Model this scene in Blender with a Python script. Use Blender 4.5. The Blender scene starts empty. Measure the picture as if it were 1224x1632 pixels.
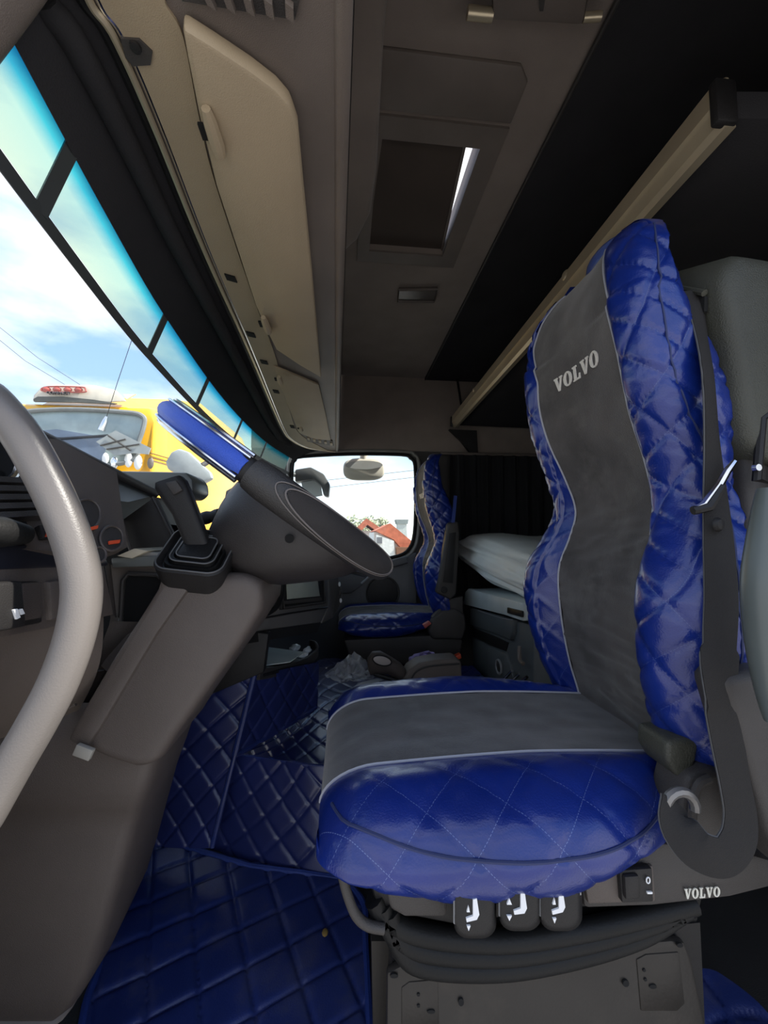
import bpy, bmesh, math, random
from mathutils import Vector, Matrix, noise
V = Vector
rnd = random.Random(7)
scene = bpy.context.scene

# ------------------------------------------------------------------ camera
# world axes: +X towards the rear of the cab, +Y across the cab towards the passenger door, +Z up; cab floor at z = 0 (metres)
FPX = 620.0
CAM = V((0.0, 0.0, 0.90))
yaw = math.atan(62 / FPX * math.cos(math.atan(39 / FPX)))
pit = math.atan(39 / FPX)
CR = V((math.cos(yaw), -math.sin(yaw), 0))
F0 = V((math.sin(yaw), math.cos(yaw), 0))
CF = F0 * math.cos(pit) + V((0, 0, 1)) * math.sin(pit)
CU = CR.cross(CF)
cd = bpy.data.cameras.new('camera')
cam = bpy.data.objects.new('camera', cd)
scene.collection.objects.link(cam)
cd.sensor_fit = 'VERTICAL'; cd.sensor_height = 36.0
cd.lens = FPX / 1632 * 36.0
cd.clip_start = 0.02; cd.clip_end = 500
m = Matrix((CR, CU, -CF)).transposed().to_4x4(); m.translation = CAM
cam.matrix_world = m
scene.camera = cam

# ------------------------------------------------------------------ light and exposure
scene.view_settings.view_transform = 'Standard'
scene.view_settings.look = 'None'
scene.view_settings.exposure = 1.32
scene.view_settings.gamma = 1.0
scene.view_settings.use_curve_mapping = False

world = bpy.data.worlds.new('sky'); scene.world = world
world.use_nodes = True
nt = world.node_tree; nt.nodes.clear()
def wn(t, **k):
    n = nt.nodes.new(t)
    for a, b in k.items(): setattr(n, a, b)
    return n
tc = wn('ShaderNodeTexCoord'); sep = wn('ShaderNodeSeparateXYZ')
nt.links.new(tc.outputs['Generated'], sep.inputs[0])
ramp = wn('ShaderNodeValToRGB')
ramp.color_ramp.elements[0].position = 0.0; ramp.color_ramp.elements[0].color = (1.15, 1.15, 1.15, 1)
ramp.color_ramp.elements[1].position = 0.75; ramp.color_ramp.elements[1].color = (0.16, 0.33, 0.72, 1)
e = ramp.color_ramp.elements.new(0.10); e.color = (0.80, 0.92, 1.05, 1)
e = ramp.color_ramp.elements.new(0.24); e.color = (0.35, 0.53, 0.82, 1)
nt.links.new(sep.outputs['Z'], ramp.inputs[0])
mp = wn('ShaderNodeMapping'); mp.inputs['Scale'].default_value = (1.1, 1.1, 3.0)
mp.inputs['Location'].default_value = (0.3, 0.1, 0.2)
nt.links.new(tc.outputs['Generated'], mp.inputs[0])
nz = wn('ShaderNodeTexNoise'); nz.inputs['Scale'].default_value = 1.7; nz.inputs['Detail'].default_value = 7; nz.inputs['Roughness'].default_value = 0.55
nt.links.new(mp.outputs[0], nz.inputs['Vector'])
cr2 = wn('ShaderNodeValToRGB'); cr2.color_ramp.elements[0].position = 0.42; cr2.color_ramp.elements[1].position = 0.64
nt.links.new(nz.outputs['Fac'], cr2.inputs[0])
mx = wn('ShaderNodeMixRGB'); mx.inputs[2].default_value = (0.98, 0.98, 1.0, 1)
nt.links.new(cr2.outputs[0], mx.inputs[0]); nt.links.new(ramp.outputs[0], mx.inputs[1])
bg = wn('ShaderNodeBackground'); bg.inputs['Strength'].default_value = 0.64
nt.links.new(mx.outputs[0], bg.inputs[0])
wo = wn('ShaderNodeOutputWorld'); nt.links.new(bg.outputs[0], wo.inputs[0])

sd = bpy.data.lights.new('sun', 'SUN'); sd.energy = 4.5; sd.angle = math.radians(2); sd.color = (1, 0.95, 0.86)
sun = bpy.data.objects.new('sun', sd); scene.collection.objects.link(sun)
sun.rotation_euler = (V((-0.9, 0.16, -1.0))).to_track_quat('-Z', 'Y').to_euler()

# ------------------------------------------------------------------ pixel helpers (photo pixel + a real plane -> a point)
def ray(px, py):
    return CF + CR * ((px - 612) / FPX) + CU * ((816 - py) / FPX)
def P(px, py, X=None, Y=None, Z=None):
    d = ray(px, py)
    if Y is not None: t = (Y - CAM.y) / d.y
    elif X is not None: t = (X - CAM.x) / d.x
    else: t = (Z - CAM.z) / d.z
    return CAM + d * t
def PL(pts, **k):
    return [P(a, b, **k) for a, b in pts]
def Pn(px, py, o, n):
    d = ray(px, py); t = (V(o) - CAM).dot(n) / d.dot(n)
    return CAM + d * t

# ------------------------------------------------------------------ materials
MATS = {}
def mat(name, col, rough=0.5, metal=0.0, var=0.12, vscale=6.0, bump=0.0, bscale=300.0, spec=0.5, coat=0.0, sheen=0.0,
        dirt=None, dscale=3.0, damt=0.5, trans=0.0, emit=0.0, weave=0.0):
    if name in MATS: return MATS[name]
    M = bpy.data.materials.new(name); M.use_nodes = True
    t = M.node_tree; b = t.nodes['Principled BSDF']
    def N(k, **kw):
        n = t.nodes.new(k)
        for a, c in kw.items(): setattr(n, a, c)
        return n
    tcx = N('ShaderNodeTexCoord')
    n1 = N('ShaderNodeTexNoise'); n1.inputs['Scale'].default_value = vscale; n1.inputs['Detail'].default_value = 4
    t.links.new(tcx.outputs['Object'], n1.inputs['Vector'])
    r1 = N('ShaderNodeValToRGB')
    r1.color_ramp.elements[0].position = 0.3; r1.color_ramp.elements[1].position = 0.7
    r1.color_ramp.elements[0].color = tuple(c * (1 - var) for c in col) + (1,)
    r1.color_ramp.elements[1].color = tuple(min(1, c * (1 + var)) for c in col) + (1,)
    t.links.new(n1.outputs['Fac'], r1.inputs[0])
    out = r1.outputs[0]
    if dirt:
        n2 = N('ShaderNodeTexNoise'); n2.inputs['Scale'].default_value = dscale; n2.inputs['Detail'].default_value = 8; n2.inputs['Roughness'].default_value = 0.7
        t.links.new(tcx.outputs['Object'], n2.inputs['Vector'])
        r2 = N('ShaderNodeValToRGB'); r2.color_ramp.elements[0].position = 0.50; r2.color_ramp.elements[1].position = 0.72
        r2.color_ramp.elements[1].color = (damt,) * 3 + (1,)
        t.links.new(n2.outputs['Fac'], r2.inputs[0])
        mxx = N('ShaderNodeMixRGB'); mxx.inputs[2].default_value = tuple(dirt) + (1,)
        t.links.new(r2.outputs[0], mxx.inputs[0]); t.links.new(out, mxx.inputs[1]); out = mxx.outputs[0]
    t.links.new(out, b.inputs['Base Color'])
    b.inputs['Roughness'].default_value = rough; b.inputs['Metallic'].default_value = metal
    b.inputs['Specular IOR Level'].default_value = spec
    b.inputs['Coat Weight'].default_value = coat; b.inputs['Coat Roughness'].default_value = 0.15
    b.inputs['Sheen Weight'].default_value = sheen; b.inputs['Sheen Roughness'].default_value = 0.5
    if trans: b.inputs['Transmission Weight'].default_value = trans
    if bump:
        n3 = N('ShaderNodeTexNoise'); n3.inputs['Scale'].default_value = bscale; n3.inputs['Detail'].default_value = 2
        t.links.new(tcx.outputs['Object'], n3.inputs['Vector'])
        bp = N('ShaderNodeBump'); bp.inputs['Strength'].default_value = bump; bp.inputs['Distance'].default_value = 0.002
        t.links.new(n3.outputs['Fac'], bp.inputs['Height']); t.links.new(bp.outputs[0], b.inputs['Normal'])
    MATS[name] = M
    return M

def stitched(name, col, rough, size, thread, width=0.012, coat=0.0, bump=0.25, bscale=420, dash=0.006, var=0.15):
    """leather or mat material whose stitching thread runs along diamond lines of the UV map (UV in metres)"""
    M = mat(name, col, rough, var=var, bump=bump, bscale=bscale, coat=coat, dirt=tuple(min(1, c * 1.5 + 0.02) for c in col), damt=0.25)
    t = M.node_tree; b = t.nodes['Principled BSDF']
    def mth(op, a, c=None):
        n = t.nodes.new('ShaderNodeMath'); n.operation = op
        for i, x in enumerate((a, c)):
            if x is None: continue
            if isinstance(x, (int, float)): n.inputs[i].default_value = x
            else: t.links.new(x, n.inputs[i])
        return n.outputs[0]
    uv = t.nodes.new('ShaderNodeUVMap'); s = t.nodes.new('ShaderNodeSeparateXYZ'); t.links.new(uv.outputs[0], s.inputs[0])
    a = mth('DIVIDE', mth('ADD', s.outputs[0], s.outputs[1]), size)
    c = mth('DIVIDE', mth('SUBTRACT', s.outputs[0], s.outputs[1]), size)
    def line(p, q):
        d = mth('ABSOLUTE', mth('SUBTRACT', mth('FRACT', p), 0.5))
        on = mth('GREATER_THAN', d, 0.5 - width)
        ds = mth('LESS_THAN', mth('FRACT', mth('MULTIPLY', q, size / dash)), 0.62)
        return mth('MULTIPLY', on, ds)
    fac = mth('MAXIMUM', line(a, c), line(c, a))
    mxx = t.nodes.new('ShaderNodeMixRGB'); mxx.inputs[2].default_value = tuple(thread) + (1,)
    src = b.inputs['Base Color'].links[0].from_socket
    t.links.new(fac, mxx.inputs[0]); t.links.new(src, mxx.inputs[1]); t.links.new(mxx.outputs[0], b.inputs['Base Color'])
    return M

def glassmat(name, tint, refl=0.06, rough=0.0):
    M = bpy.data.materials.new(name); M.use_nodes = True
    t = M.node_tree; t.nodes.clear()
    tr = t.nodes.new('ShaderNodeBsdfTransparent'); tr.inputs[0].default_value = tuple(tint) + (1,)
    gl = t.nodes.new('ShaderNodeBsdfGlossy'); gl.inputs['Roughness'].default_value = rough
    fr = t.nodes.new('ShaderNodeFresnel'); fr.inputs[0].default_value = 1.35
    mxs = t.nodes.new('ShaderNodeMixShader'); o = t.nodes.new('ShaderNodeOutputMaterial')
    mm = t.nodes.new('ShaderNodeMath'); mm.operation = 'MULTIPLY'; mm.inputs[1].default_value = refl * 10
    t.links.new(fr.outputs[0], mm.inputs[0]); t.links.new(mm.outputs[0], mxs.inputs[0])
    t.links.new(tr.outputs[0], mxs.inputs[1]); t.links.new(gl.outputs[0], mxs.inputs[2]); t.links.new(mxs.outputs[0], o.inputs[0])
    MATS[name] = M
    return M

# ------------------------------------------------------------------ mesh helpers: every builder returns (verts, faces)
def join(*vf):
    vs, fs = [], []
    for v, f in vf:
        o = len(vs); vs += list(v); fs += [tuple(i + o for i in q) for q in f]
    return vs, fs
def box(lo, hi):
    x0, y0, z0 = lo; x1, y1, z1 = hi
    v = [V(p) for p in ((x0,y0,z0),(x1,y0,z0),(x1,y1,z0),(x0,y1,z0),(x0,y0,z1),(x1,y0,z1),(x1,y1,z1),(x0,y1,z1))]
    return v, [(0,3,2,1),(4,5,6,7),(0,1,5,4),(1,2,6,5),(2,3,7,6),(3,0,4,7)]
def obox(c, ax, ay, az):
    """oriented box: centre and three half-axis vectors"""
    c, ax, ay, az = V(c), V(ax), V(ay), V(az)
    v = [c + ax*a + ay*b + az*d for d in (-1,1) for a, b in ((-1,-1),(1,-1),(1,1),(-1,1))]
    return v, [(0,3,2,1),(4,5,6,7),(0,1,5,4),(1,2,6,5),(2,3,7,6),(3,0,4,7)]
def slab(poly, vec):
    n = len(poly); vec = V(vec)
    v = [V(p) for p in poly] + [V(p) + vec for p in poly]
    return v, [tuple(range(n-1,-1,-1)), tuple(range(n, 2*n))] + [(i, (i+1)%n, n+(i+1)%n, n+i) for i in range(n)]
def grid(rows, closed=False):
    nr, nc = len(rows), len(rows[0]); v = [V(p) for r in rows for p in r]
    f = [(i*nc+j, i*nc+(j+1)%nc, (i+1)*nc+(j+1)%nc, (i+1)*nc+j) for i in range(nr-1) for j in range(nc if closed else nc-1)]
    return v, f
def loft(rings, caps=True):
    v, f = grid(rings, True); n = len(rings[0]); m_ = len(rings)
    if caps: f += [tuple(range(n-1,-1,-1)), tuple(range((m_-1)*n, m_*n))]
    return v, f
def cr(pts, n, closed=False):
    """Catmull-Rom through pts, n samples"""
    pts = [V(p) for p in pts]; k = len(pts); out = []
    segs = k if closed else k-1
    for i in range(n):
        u = i / (n if closed else n-1) * segs
        s = min(int(u), segs-1); t = u - s
        g = lambda j: pts[j % k] if closed else pts[max(0, min(k-1, j))]
        a, b, c, d = g(s-1), g(s), g(s+1), g(s+2)
        out.append(0.5*((2*b) + (c-a)*t + (2*a-5*b+4*c-d)*t*t + (3*b-a-3*c+d)*t**3))
    return out
def tube(pts, r, n=10, closed=False, caps=True):
    pts = [V(p) for p in pts]; k = len(pts)
    rs = r if isinstance(r, (list, tuple)) else [r]*k
    T = []
    for i in range(k):
        a = pts[(i-1) % k] if closed or i else pts[0]
        b = pts[(i+1) % k] if closed or i < k-1 else pts[-1]
        T.append((b-a).normalized())
    ref = V((0,0,1)) if abs(T[0].z) < 0.9 else V((1,0,0))
    u = (ref - T[0]*ref.dot(T[0])).normalized(); rings = []
    for i in range(k):
        u = (u - T[i]*u.dot(T[i])).normalized(); w = T[i].cross(u)
        rings.append([pts[i] + (u*math.cos(a) + w*math.sin(a))*rs[i] for a in (2*math.pi*j/n for j in range(n))])
    if closed: rings.append(rings[0])
    return loft(rings, caps and not closed)
def cyl(a, b, r, n=20, r2=None):
    a, b = V(a), V(b)
    return tube([a, b], [r, r if r2 is None else r2], n)
def sweep(pts, prof, side):
    """sweep a 2D profile (list of (a,b)) along pts; a along side vector, b along the normal"""
    pts = [V(p) for p in pts]; k = len(pts); rings = []
    for i in range(k):
        t = (pts[min(k-1,i+1)] - pts[max(0,i-1)]).normalized()
        s = V(side[i]) if isinstance(side, list) else V(side)
        s = (s - t*s.dot(t)).normalized(); n = t.cross(s)
        rings.append([pts[i] + s*a + n*b for a, b in prof])
    return loft(rings)
def strap(pts, side, w, th=0.0016):
    return sweep(pts, [(-w/2,-th/2),(w/2,-th/2),(w/2,th/2),(-w/2,th/2)], side)
def ellip(c, rx, ry, rz, nu=20, nv=12, p=1.0):
    c = V(c); rings = []
    sg = lambda x: math.copysign(abs(x)**p, x)
    for j in range(nv+1):
        b = -math.pi/2 + math.pi*j/nv
        b = max(-math.pi/2+1e-3, min(math.pi/2-1e-3, b))
        rings.append([c + V((rx*sg(math.cos(a))*sg(math.cos(b)), ry*sg(math.sin(a))*sg(math.cos(b)), rz*sg(math.sin(b)))) for a in (2*math.pi*i/nu for i in range(nu))])
    return loft(rings)
def lathe(c, ax, prof, n=28):
    """prof: list of (radius, height along ax)"""
    ax = V(ax).normalized(); ref = V((0,0,1)) if abs(ax.z) < 0.9 else V((1,0,0))
    u = (ref - ax*ref.dot(ax)).normalized(); w = ax.cross(u); c = V(c)
    return loft([[c + ax*h + (u*math.cos(a)+w*math.sin(a))*max(r,1e-5) for a in (2*math.pi*i/n for i in range(n))] for r, h in prof])
def rrect(w, h, r, n=5):
    """rounded rectangle outline (2D) centred on 0"""
    o = []
    for cx, cy, a0 in ((w/2-r, h/2-r, 0), (-w/2+r, h/2-r, 90), (-w/2+r, -h/2+r, 180), (w/2-r, -h/2+r, 270)):
        for i in range(n+1):
            a = math.radians(a0 + 90*i/n); o.append((cx + r*math.cos(a), cy + r*math.sin(a)))
    return o
def tab(x, t):
    """smooth piecewise interpolation of a table"""
    if x <= t[0][0]: return t[0][1]
    if x >= t[-1][0]: return t[-1][1]
    for i in range(len(t)-1):
        if x <= t[i+1][0]:
            x0, y0 = t[i]; x1, y1 = t[i+1]; h = x1-x0; u = (x-x0)/h
            def sl(j):
                if j <= 0 or j >= len(t)-1: return 0.0 if 0 else (t[min(j+1,len(t)-1)][1]-t[max(j-1,0)][1])/(t[min(j+1,len(t)-1)][0]-t[max(j-1,0)][0])
                return (t[j+1][1]-t[j-1][1])/(t[j+1][0]-t[j-1][0])
            m0, m1 = sl(i)*h, sl(i+1)*h
            return (2*u**3-3*u*u+1)*y0 + (u**3-2*u*u+u)*m0 + (-2*u**3+3*u*u)*y1 + (u**3-u*u)*m1
def quilt(u, v, s, h, sharp=0.16):
    """height of a padded diamond quilt at (u, v) metres"""
    a = (u+v)/s; b = (u-v)/s
    da = abs(a-math.floor(a)-0.5)*2; db = abs(b-math.floor(b)-0.5)*2      # 1 on a seam line, 0 in the middle
    f = lambda d: 1-math.exp(-(1-d)/sharp)
    return h*f(da)*f(db)

OFF = {}
def mk(name, vf, mt, parent=None, bevel=0.0, seg=2, smooth=38, weld=0.0, uv=None, kind=None, flip=False, recalc=True):
    vs, fs = vf
    vs = [V(p) for p in vs]
    if parent is None:
        lo = [min(p[i] for p in vs) for i in range(3)]; hi = [max(p[i] for p in vs) for i in range(3)]
        off = V(((lo[0]+hi[0])/2, (lo[1]+hi[1])/2, lo[2]))
    else: off = OFF[parent.name]
    me = bpy.data.meshes.new(name)
    me.from_pydata([tuple(p-off) for p in vs], [], fs)
    if uv is not None:
        ul = me.uv_layers.new(name='UVMap')
        for l in me.loops: ul.data[l.index].uv = uv[l.vertex_index]
    bm = bmesh.new(); bm.from_mesh(me)
    if weld: bmesh.ops.remove_doubles(bm, verts=bm.verts, dist=weld)
    if recalc: bmesh.ops.recalc_face_normals(bm, faces=bm.faces)
    if flip: bmesh.ops.reverse_faces(bm, faces=bm.faces)
    if bevel:
        es = [e for e in bm.edges if len(e.link_faces) == 2 and e.calc_face_angle(0) > math.radians(28)]
        bmesh.ops.bevel(bm, geom=es, offset=bevel, segments=seg, profile=0.5, affect='EDGES', clamp_overlap=True)
    bm.to_mesh(me); bm.free()
    if smooth:
        me.shade_smooth()
        if smooth < 180: me.set_sharp_from_angle(angle=math.radians(smooth))
    me.materials.append(mt)
    o = bpy.data.objects.new(name, me); scene.collection.objects.link(o)
    if parent is None: o.location = off
    else: o.parent = parent
    OFF[o.name] = off
    if kind: o['kind'] = kind
    return o
def thing(name, label, cat, loc, group=None):
    o = bpy.data.objects.new(name, None); scene.collection.objects.link(o)
    o.empty_display_size = 0.05
    o.location = loc; OFF[o.name] = V(loc)
    o['label'] = label; o['category'] = cat
    if group: o['group'] = group
    return o
def tag(o, label, cat, group=None):
    o['label'] = label; o['category'] = cat
    if group: o['group'] = group
    return o
def struct(o, label=None, cat=None):
    o['kind'] = 'structure'
    if label: o['label'] = label
    if cat: o['category'] = cat
    return o
def patch(A, B, nu, nv, q=None, nrm=None, sharp=0.09):
    """surface ruled between curve A and curve B (lists of points, resampled); q=(size,height) quilts it; returns vf, uv"""
    A = cr(A, nu) if len(A) > 2 else [V(A[0]).lerp(V(A[1]), i/(nu-1)) for i in range(nu)]
    B = cr(B, nu) if len(B) > 2 else [V(B[0]).lerp(V(B[1]), i/(nu-1)) for i in range(nu)]
    la = [0.0]
    for i in range(1, nu): la.append(la[-1] + ((A[i]-A[i-1]).length + (B[i]-B[i-1]).length)/2)
    lb = sum((A[i]-B[i]).length for i in range(nu))/nu
    rows = [[A[i].lerp(B[i], j/(nv-1)) for i in range(nu)] for j in range(nv)]
    uvs = [(la[i], lb*j/(nv-1)) for j in range(nv) for i in range(nu)]
    if q: rows = quilted(rows, uvs, q[0], q[1], nrm, sharp)
    return grid(rows), uvs
def quilted(rows, uvs, s, h, nrm=None, sharp=0.16, mask=None):
    nr, nc = len(rows), len(rows[0]); out = []
    for j in range(nr):
        r = []
        for i in range(nc):
            du = rows[j][min(i+1,nc-1)] - rows[j][max(i-1,0)]
            dv = rows[min(j+1,nr-1)][i] - rows[max(j-1,0)][i]
            n = du.cross(dv)
            if n.length < 1e-12: r.append(rows[j][i]); continue
            n.normalize()
            if nrm is not None and n.dot(nrm(rows[j][i]) if callable(nrm) else V(nrm)) < 0: n = -n
            u, v = uvs[j*nc+i]
            k = mask(j, i) if mask else 1.0
            r.append(rows[j][i] + n*quilt(u, v, s, h, sharp)*k)
        out.append(r)
    return out

# lettering built as outlines: returns list of polygons-with-thickness in 2D units of the letter height
def letter_polys(ch):
    if ch == 'V': return [[(0,1),(0.44,1),(0.44,0.9),(0.36,0.9),(0.56,0.32),(0.74,0.9),(0.64,0.9),(0.64,1),(0.98,1),(0.98,0.9),(0.9,0.9),(0.58,0),(0.4,0),(0.08,0.9),(0,0.9)]], 1.0
    if ch == 'L': return [[(0,1),(0.5,1),(0.5,0.9),(0.38,0.9),(0.38,0.12),(0.66,0.12),(0.74,0.36),(0.84,0.36),(0.82,0),(0,0),(0,0.1),(0.12,0.1),(0.12,0.9),(0,0.9)]], 0.88
    if ch == 'O':
        n = 14; polys = []
        o = [(0.5+0.5*math.sin(2*math.pi*i/n), 0.5+0.52*math.cos(2*math.pi*i/n)) for i in range(n)]
        q = [(0.5+0.22*math.sin(2*math.pi*i/n), 0.5+0.42*math.cos(2*math.pi*i/n)) for i in range(n)]
        for i in range(n): polys.append([o[i], o[(i+1)%n], q[(i+1)%n], q[i]])
        return polys, 1.04
def lettering(text, fn):
    """fn(u, v, w) maps text units (u along, v up, w raise 0/1) to 3D; returns one vf per letter"""
    out = []; u = 0.0
    total = sum(letter_polys(c)[1] for c in text) + 0.1*(len(text)-1)
    for c in text:
        pl, adv = letter_polys(c); parts = []
        for p in pl:
            n = len(p); v = [fn((a+u)/total, b, 0) for a, b in p] + [fn((a+u)/total, b, 1) for a, b in p]
            parts.append((v, [tuple(range(n-1,-1,-1)), tuple(range(n,2*n))] + [(i,(i+1)%n,n+(i+1)%n,n+i) for i in range(n)]))
        out.append(join(*parts)); u += adv + 0.1
    return out

# ------------------------------------------------------------------ materials used everywhere
BLUE = stitched('blue_leatherette', (0.005, 0.020, 0.170), 0.30, 0.105, (0.11, 0.15, 0.34), width=0.0045, coat=0.35)
BLUE2 = stitched('blue_leatherette_side', (0.005, 0.020, 0.170), 0.30, 0.085, (0.05, 0.08, 0.25), width=0.0055, coat=0.35)
MATB = mat('blue_mat_leather', (0.019, 0.034, 0.155), 0.38, var=0.2, bump=0.2, bscale=350, dirt=(0.10, 0.10, 0.14), dscale=12, damt=0.5)
MATT = mat('navy_tunnel_leather', (0.018, 0.026, 0.115), 0.34, coat=0.25, var=0.2, bump=0.15, bscale=350)
SUEDE = mat('charcoal_suede', (0.062, 0.054, 0.050), 0.9, spec=0.12, var=0.38, vscale=9, bump=0.5, bscale=700, sheen=0.35, dirt=(0.12, 0.11, 0.10), dscale=11, damt=0.7)
PIPE = mat('grey_piping', (0.36, 0.36, 0.40), 0.6)
BLACK = mat('black_plastic', (0.018, 0.017, 0.017), 0.42, spec=0.28, bump=0.3, bscale=900)
DARK = mat('dark_grey_plastic', (0.050, 0.045, 0.042), 0.5, spec=0.35, bump=0.35, bscale=800)
GREY = mat('brown_grey_plastic', (0.092, 0.074, 0.064), 0.55, bump=0.35, bscale=900, var=0.1)
LGREY = mat('warm_grey_plastic', (0.145, 0.118, 0.100), 0.5, bump=0.3, bscale=900)
TOWER = mat('olive_grey_plastic', (0.050, 0.050, 0.038), 0.45, spec=0.4, bump=0.6, bscale=500, var=0.15)
FABRIC = mat('brown_grey_headliner', (0.25, 0.203, 0.172), 0.95, bump=0.4, bscale=500, sheen=0.2)
BLACKFAB = mat('black_fabric', (0.034, 0.033, 0.035), 0.95, spec=0.1, bump=0.4, bscale=400)
BEIGE = mat('beige_plastic', (0.37, 0.29, 0.19), 0.6, bump=0.3, bscale=700, var=0.06)
ALU = mat('champagne_aluminium', (0.62, 0.52, 0.36), 0.35, metal=0.6, var=0.08)
CHROME = mat('chrome', (0.75, 0.75, 0.76), 0.18, metal=1.0, var=0.02)
RUBBER = mat('black_rubber', (0.010, 0.010, 0.010), 0.5, spec=0.22, bump=0.2, bscale=300)
WHITE = mat('white_print', (0.8, 0.8, 0.8), 0.6, var=0.02)
SILVERTXT = mat('silver_thread', (0.72, 0.68, 0.62), 0.55, var=0.1, vscale=200)
BELT = mat('black_webbing', (0.030, 0.028, 0.027), 0.75, spec=0.15, bump=0.5, bscale=900)
METAL = mat('painted_steel', (0.034, 0.030, 0.026), 0.42, spec=0.3, metal=0.1, var=0.15, bump=0.15, bscale=200, dirt=(0.075, 0.062, 0.05), dscale=5, damt=0.5)
HOLE = mat('dark_hole', (0.003, 0.003, 0.003), 0.9)
CARPET = mat('dark_carpet', (0.030, 0.028, 0.027), 0.95, bump=0.8, bscale=500)
GLASS = glassmat('window_glass', (0.93, 0.97, 0.96), 0.05)

def holed(outer, hole, th):
    """flat plate: outer rectangle corners list (4, same winding), hole outline (points in the same plane), thickness vector"""
    outer = [V(p) for p in outer]; hole = [V(p) for p in hole]; n = len(hole); th = V(th)
    c = sum(hole, V()) / n
    ring = []
    e = [(outer[i], outer[(i+1) % 4]) for i in range(4)]
    nrm = (outer[1]-outer[0]).cross(outer[2]-outer[0]).normalized()
    for h in hole:
        d = (h-c); best = None
        for a, b in e:
            ab = b-a; w = nrm.cross(ab); den = d.dot(w)
            if abs(den) < 1e-9: continue
            t = (a-c).dot(w)/den
            if t > 0 and (best is None or t < best): best = t
        ring.append(c + d*best)
    # snap the closest ring points to the corners so that the plate keeps its outline
    for k in outer:
        j = min(range(n), key=lambda i: (ring[i]-k).length); ring[j] = k.copy()
    v = ring + hole + [p+th for p in ring] + [p+th for p in hole]; f = []
    for i in range(n):
        j = (i+1) % n
        f += [(i, j, n+j, n+i), (2*n+i, 3*n+i, 3*n+j, 2*n+j), (n+i, n+j, 3*n+j, 3*n+i), (i, 2*n+i, 2*n+j, j)]
    return v, f

# ------------------------------------------------------------------ cab shell
YW = 2.62       # passenger side wall
ZC = 2.0        # ceiling
struct(mk('floor', box((-0.80, 0.36, -0.05), (1.50, YW, 0.0)), CARPET), 'dark carpeted cab floor under the blue mats', 'floor')
struct(mk('wall_front', box((-0.86, 0.36, -0.05), (-0.80, YW, 0.72)), BLACK), 'dark firewall below the windscreen', 'wall')
struct(mk('wall_rear', box((1.45, 0.36, -0.05), (1.50, YW, ZC+0.1)), BLACKFAB), 'black fabric lined rear wall of the sleeper cab', 'wall')

# passenger side wall with its window hole
wy = YW
hole_px = [(482, 728), (560, 724), (640, 725), (654, 730), (661, 742), (662, 800), (660, 850), (652, 874), (634, 886), (590, 893), (540, 896), (492, 890), (474, 870), (466, 800), (466, 745), (471, 733)]
holeW = cr([P(a, b, Y=wy) for a, b in hole_px], 48, closed=True)
struct(mk('wall_right', holed([(-0.62, wy, -0.05), (0.62, wy, -0.05), (0.62, wy, 1.50), (-0.62, wy, 1.50)], holeW, (0, 0.05, 0)), DARK),
       'dark passenger side wall around the door window', 'wall')
struct(mk('trim_1', box((-0.62, wy-0.015, 1.485), (1.45, wy+0.05, ZC+0.05)), FABRIC), 'brown grey fabric lining above the passenger window', 'trim')
struct(mk('trim_2', box((0.62, wy, -0.05), (1.45, wy+0.05, 1.485)), DARK), 'dark side lining behind the passenger door', 'trim')
struct(mk('trim_3', box((-0.86, wy, -0.05), (-0.62, wy+0.05, 1.0)), BLACK), 'black side lining ahead of the passenger door', 'trim')
w2 = thing('window_2', 'passenger door window with rounded dark rubber frame', 'window', P(560, 890, Y=wy)); w2['kind'] = 'structure'
mk('window_frame', tube([p + V((0, -0.004, 0)) for p in holeW], 0.011, 8, closed=True), RUBBER, w2)
mk('inner_frame', tube([p + (p-P(562, 808, Y=wy))*0.06 + V((0, -0.012, 0)) for p in holeW], 0.012, 8, closed=True), mat('frame_grey', (0.20, 0.19, 0.17), 0.5), w2)
mk('pane', slab([p + V((0, 0.022, 0)) for p in holeW], (0, 0.004, 0)), GLASS, w2, smooth=0)

# passenger door card with armrest, handle recess and speaker
DOORG = mat('door_grey', (0.085, 0.087, 0.092), 0.5, bump=0.3, bscale=800)
d1 = thing('door_1', 'dark grey passenger door card with round loudspeaker', 'door', (0.05, wy-0.03, 0.1)); d1['kind'] = 'structure'
top = [P(a, b, Y=wy-0.045) for a, b in [(400, 896), (470, 905), (560, 903), (640, 893), (664, 880)]]
bot = [V((p.x, p.y, 0.08)) for p in top]
mk('door_panel', slab(top + bot[::-1], (0, 0.045, 0)), DOORG, d1, bevel=0.012)
mk('waist_rail', sweep(cr([P(a, b, Y=wy-0.055) for a, b in [(420, 904), (520, 906), (600, 903), (648, 892)]], 14), rrect(0.05, 0.03, 0.012), (0, 0, 1)), DOORG, d1)
arm = [P(a, b, Y=wy-0.10) for a, b in [(470, 922), (548, 912), (586, 920), (578, 932), (560, 946), (470, 950)]]
mk('armrest', slab(arm, (0, 0.06, 0)), DOORG, d1, bevel=0.012)
mk('pull_handle', tube(cr([P(a, b, Y=wy-0.11) for a, b in [(470, 915), (545, 908), (588, 914), (576, 930)]], 16), 0.009, 8), mat('satin_grey', (0.25, 0.25, 0.25), 0.35), d1)
sc_ = P(610, 945, Y=wy-0.047)
mk('speaker_grille', lathe(sc_, (0, -1, 0), [(0.0, 0.006), (0.095, 0.005), (0.100, 0.004), (0.102, 0.0)], 40), BLACK, d1)
mk('speaker_ring', tube([sc_ + V((0.108*math.cos(a), -0.003, 0.108*math.sin(a))) for a in (2*math.pi*i/40 for i in range(40))], 0.005, 8, closed=True), DARK, d1)

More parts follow.
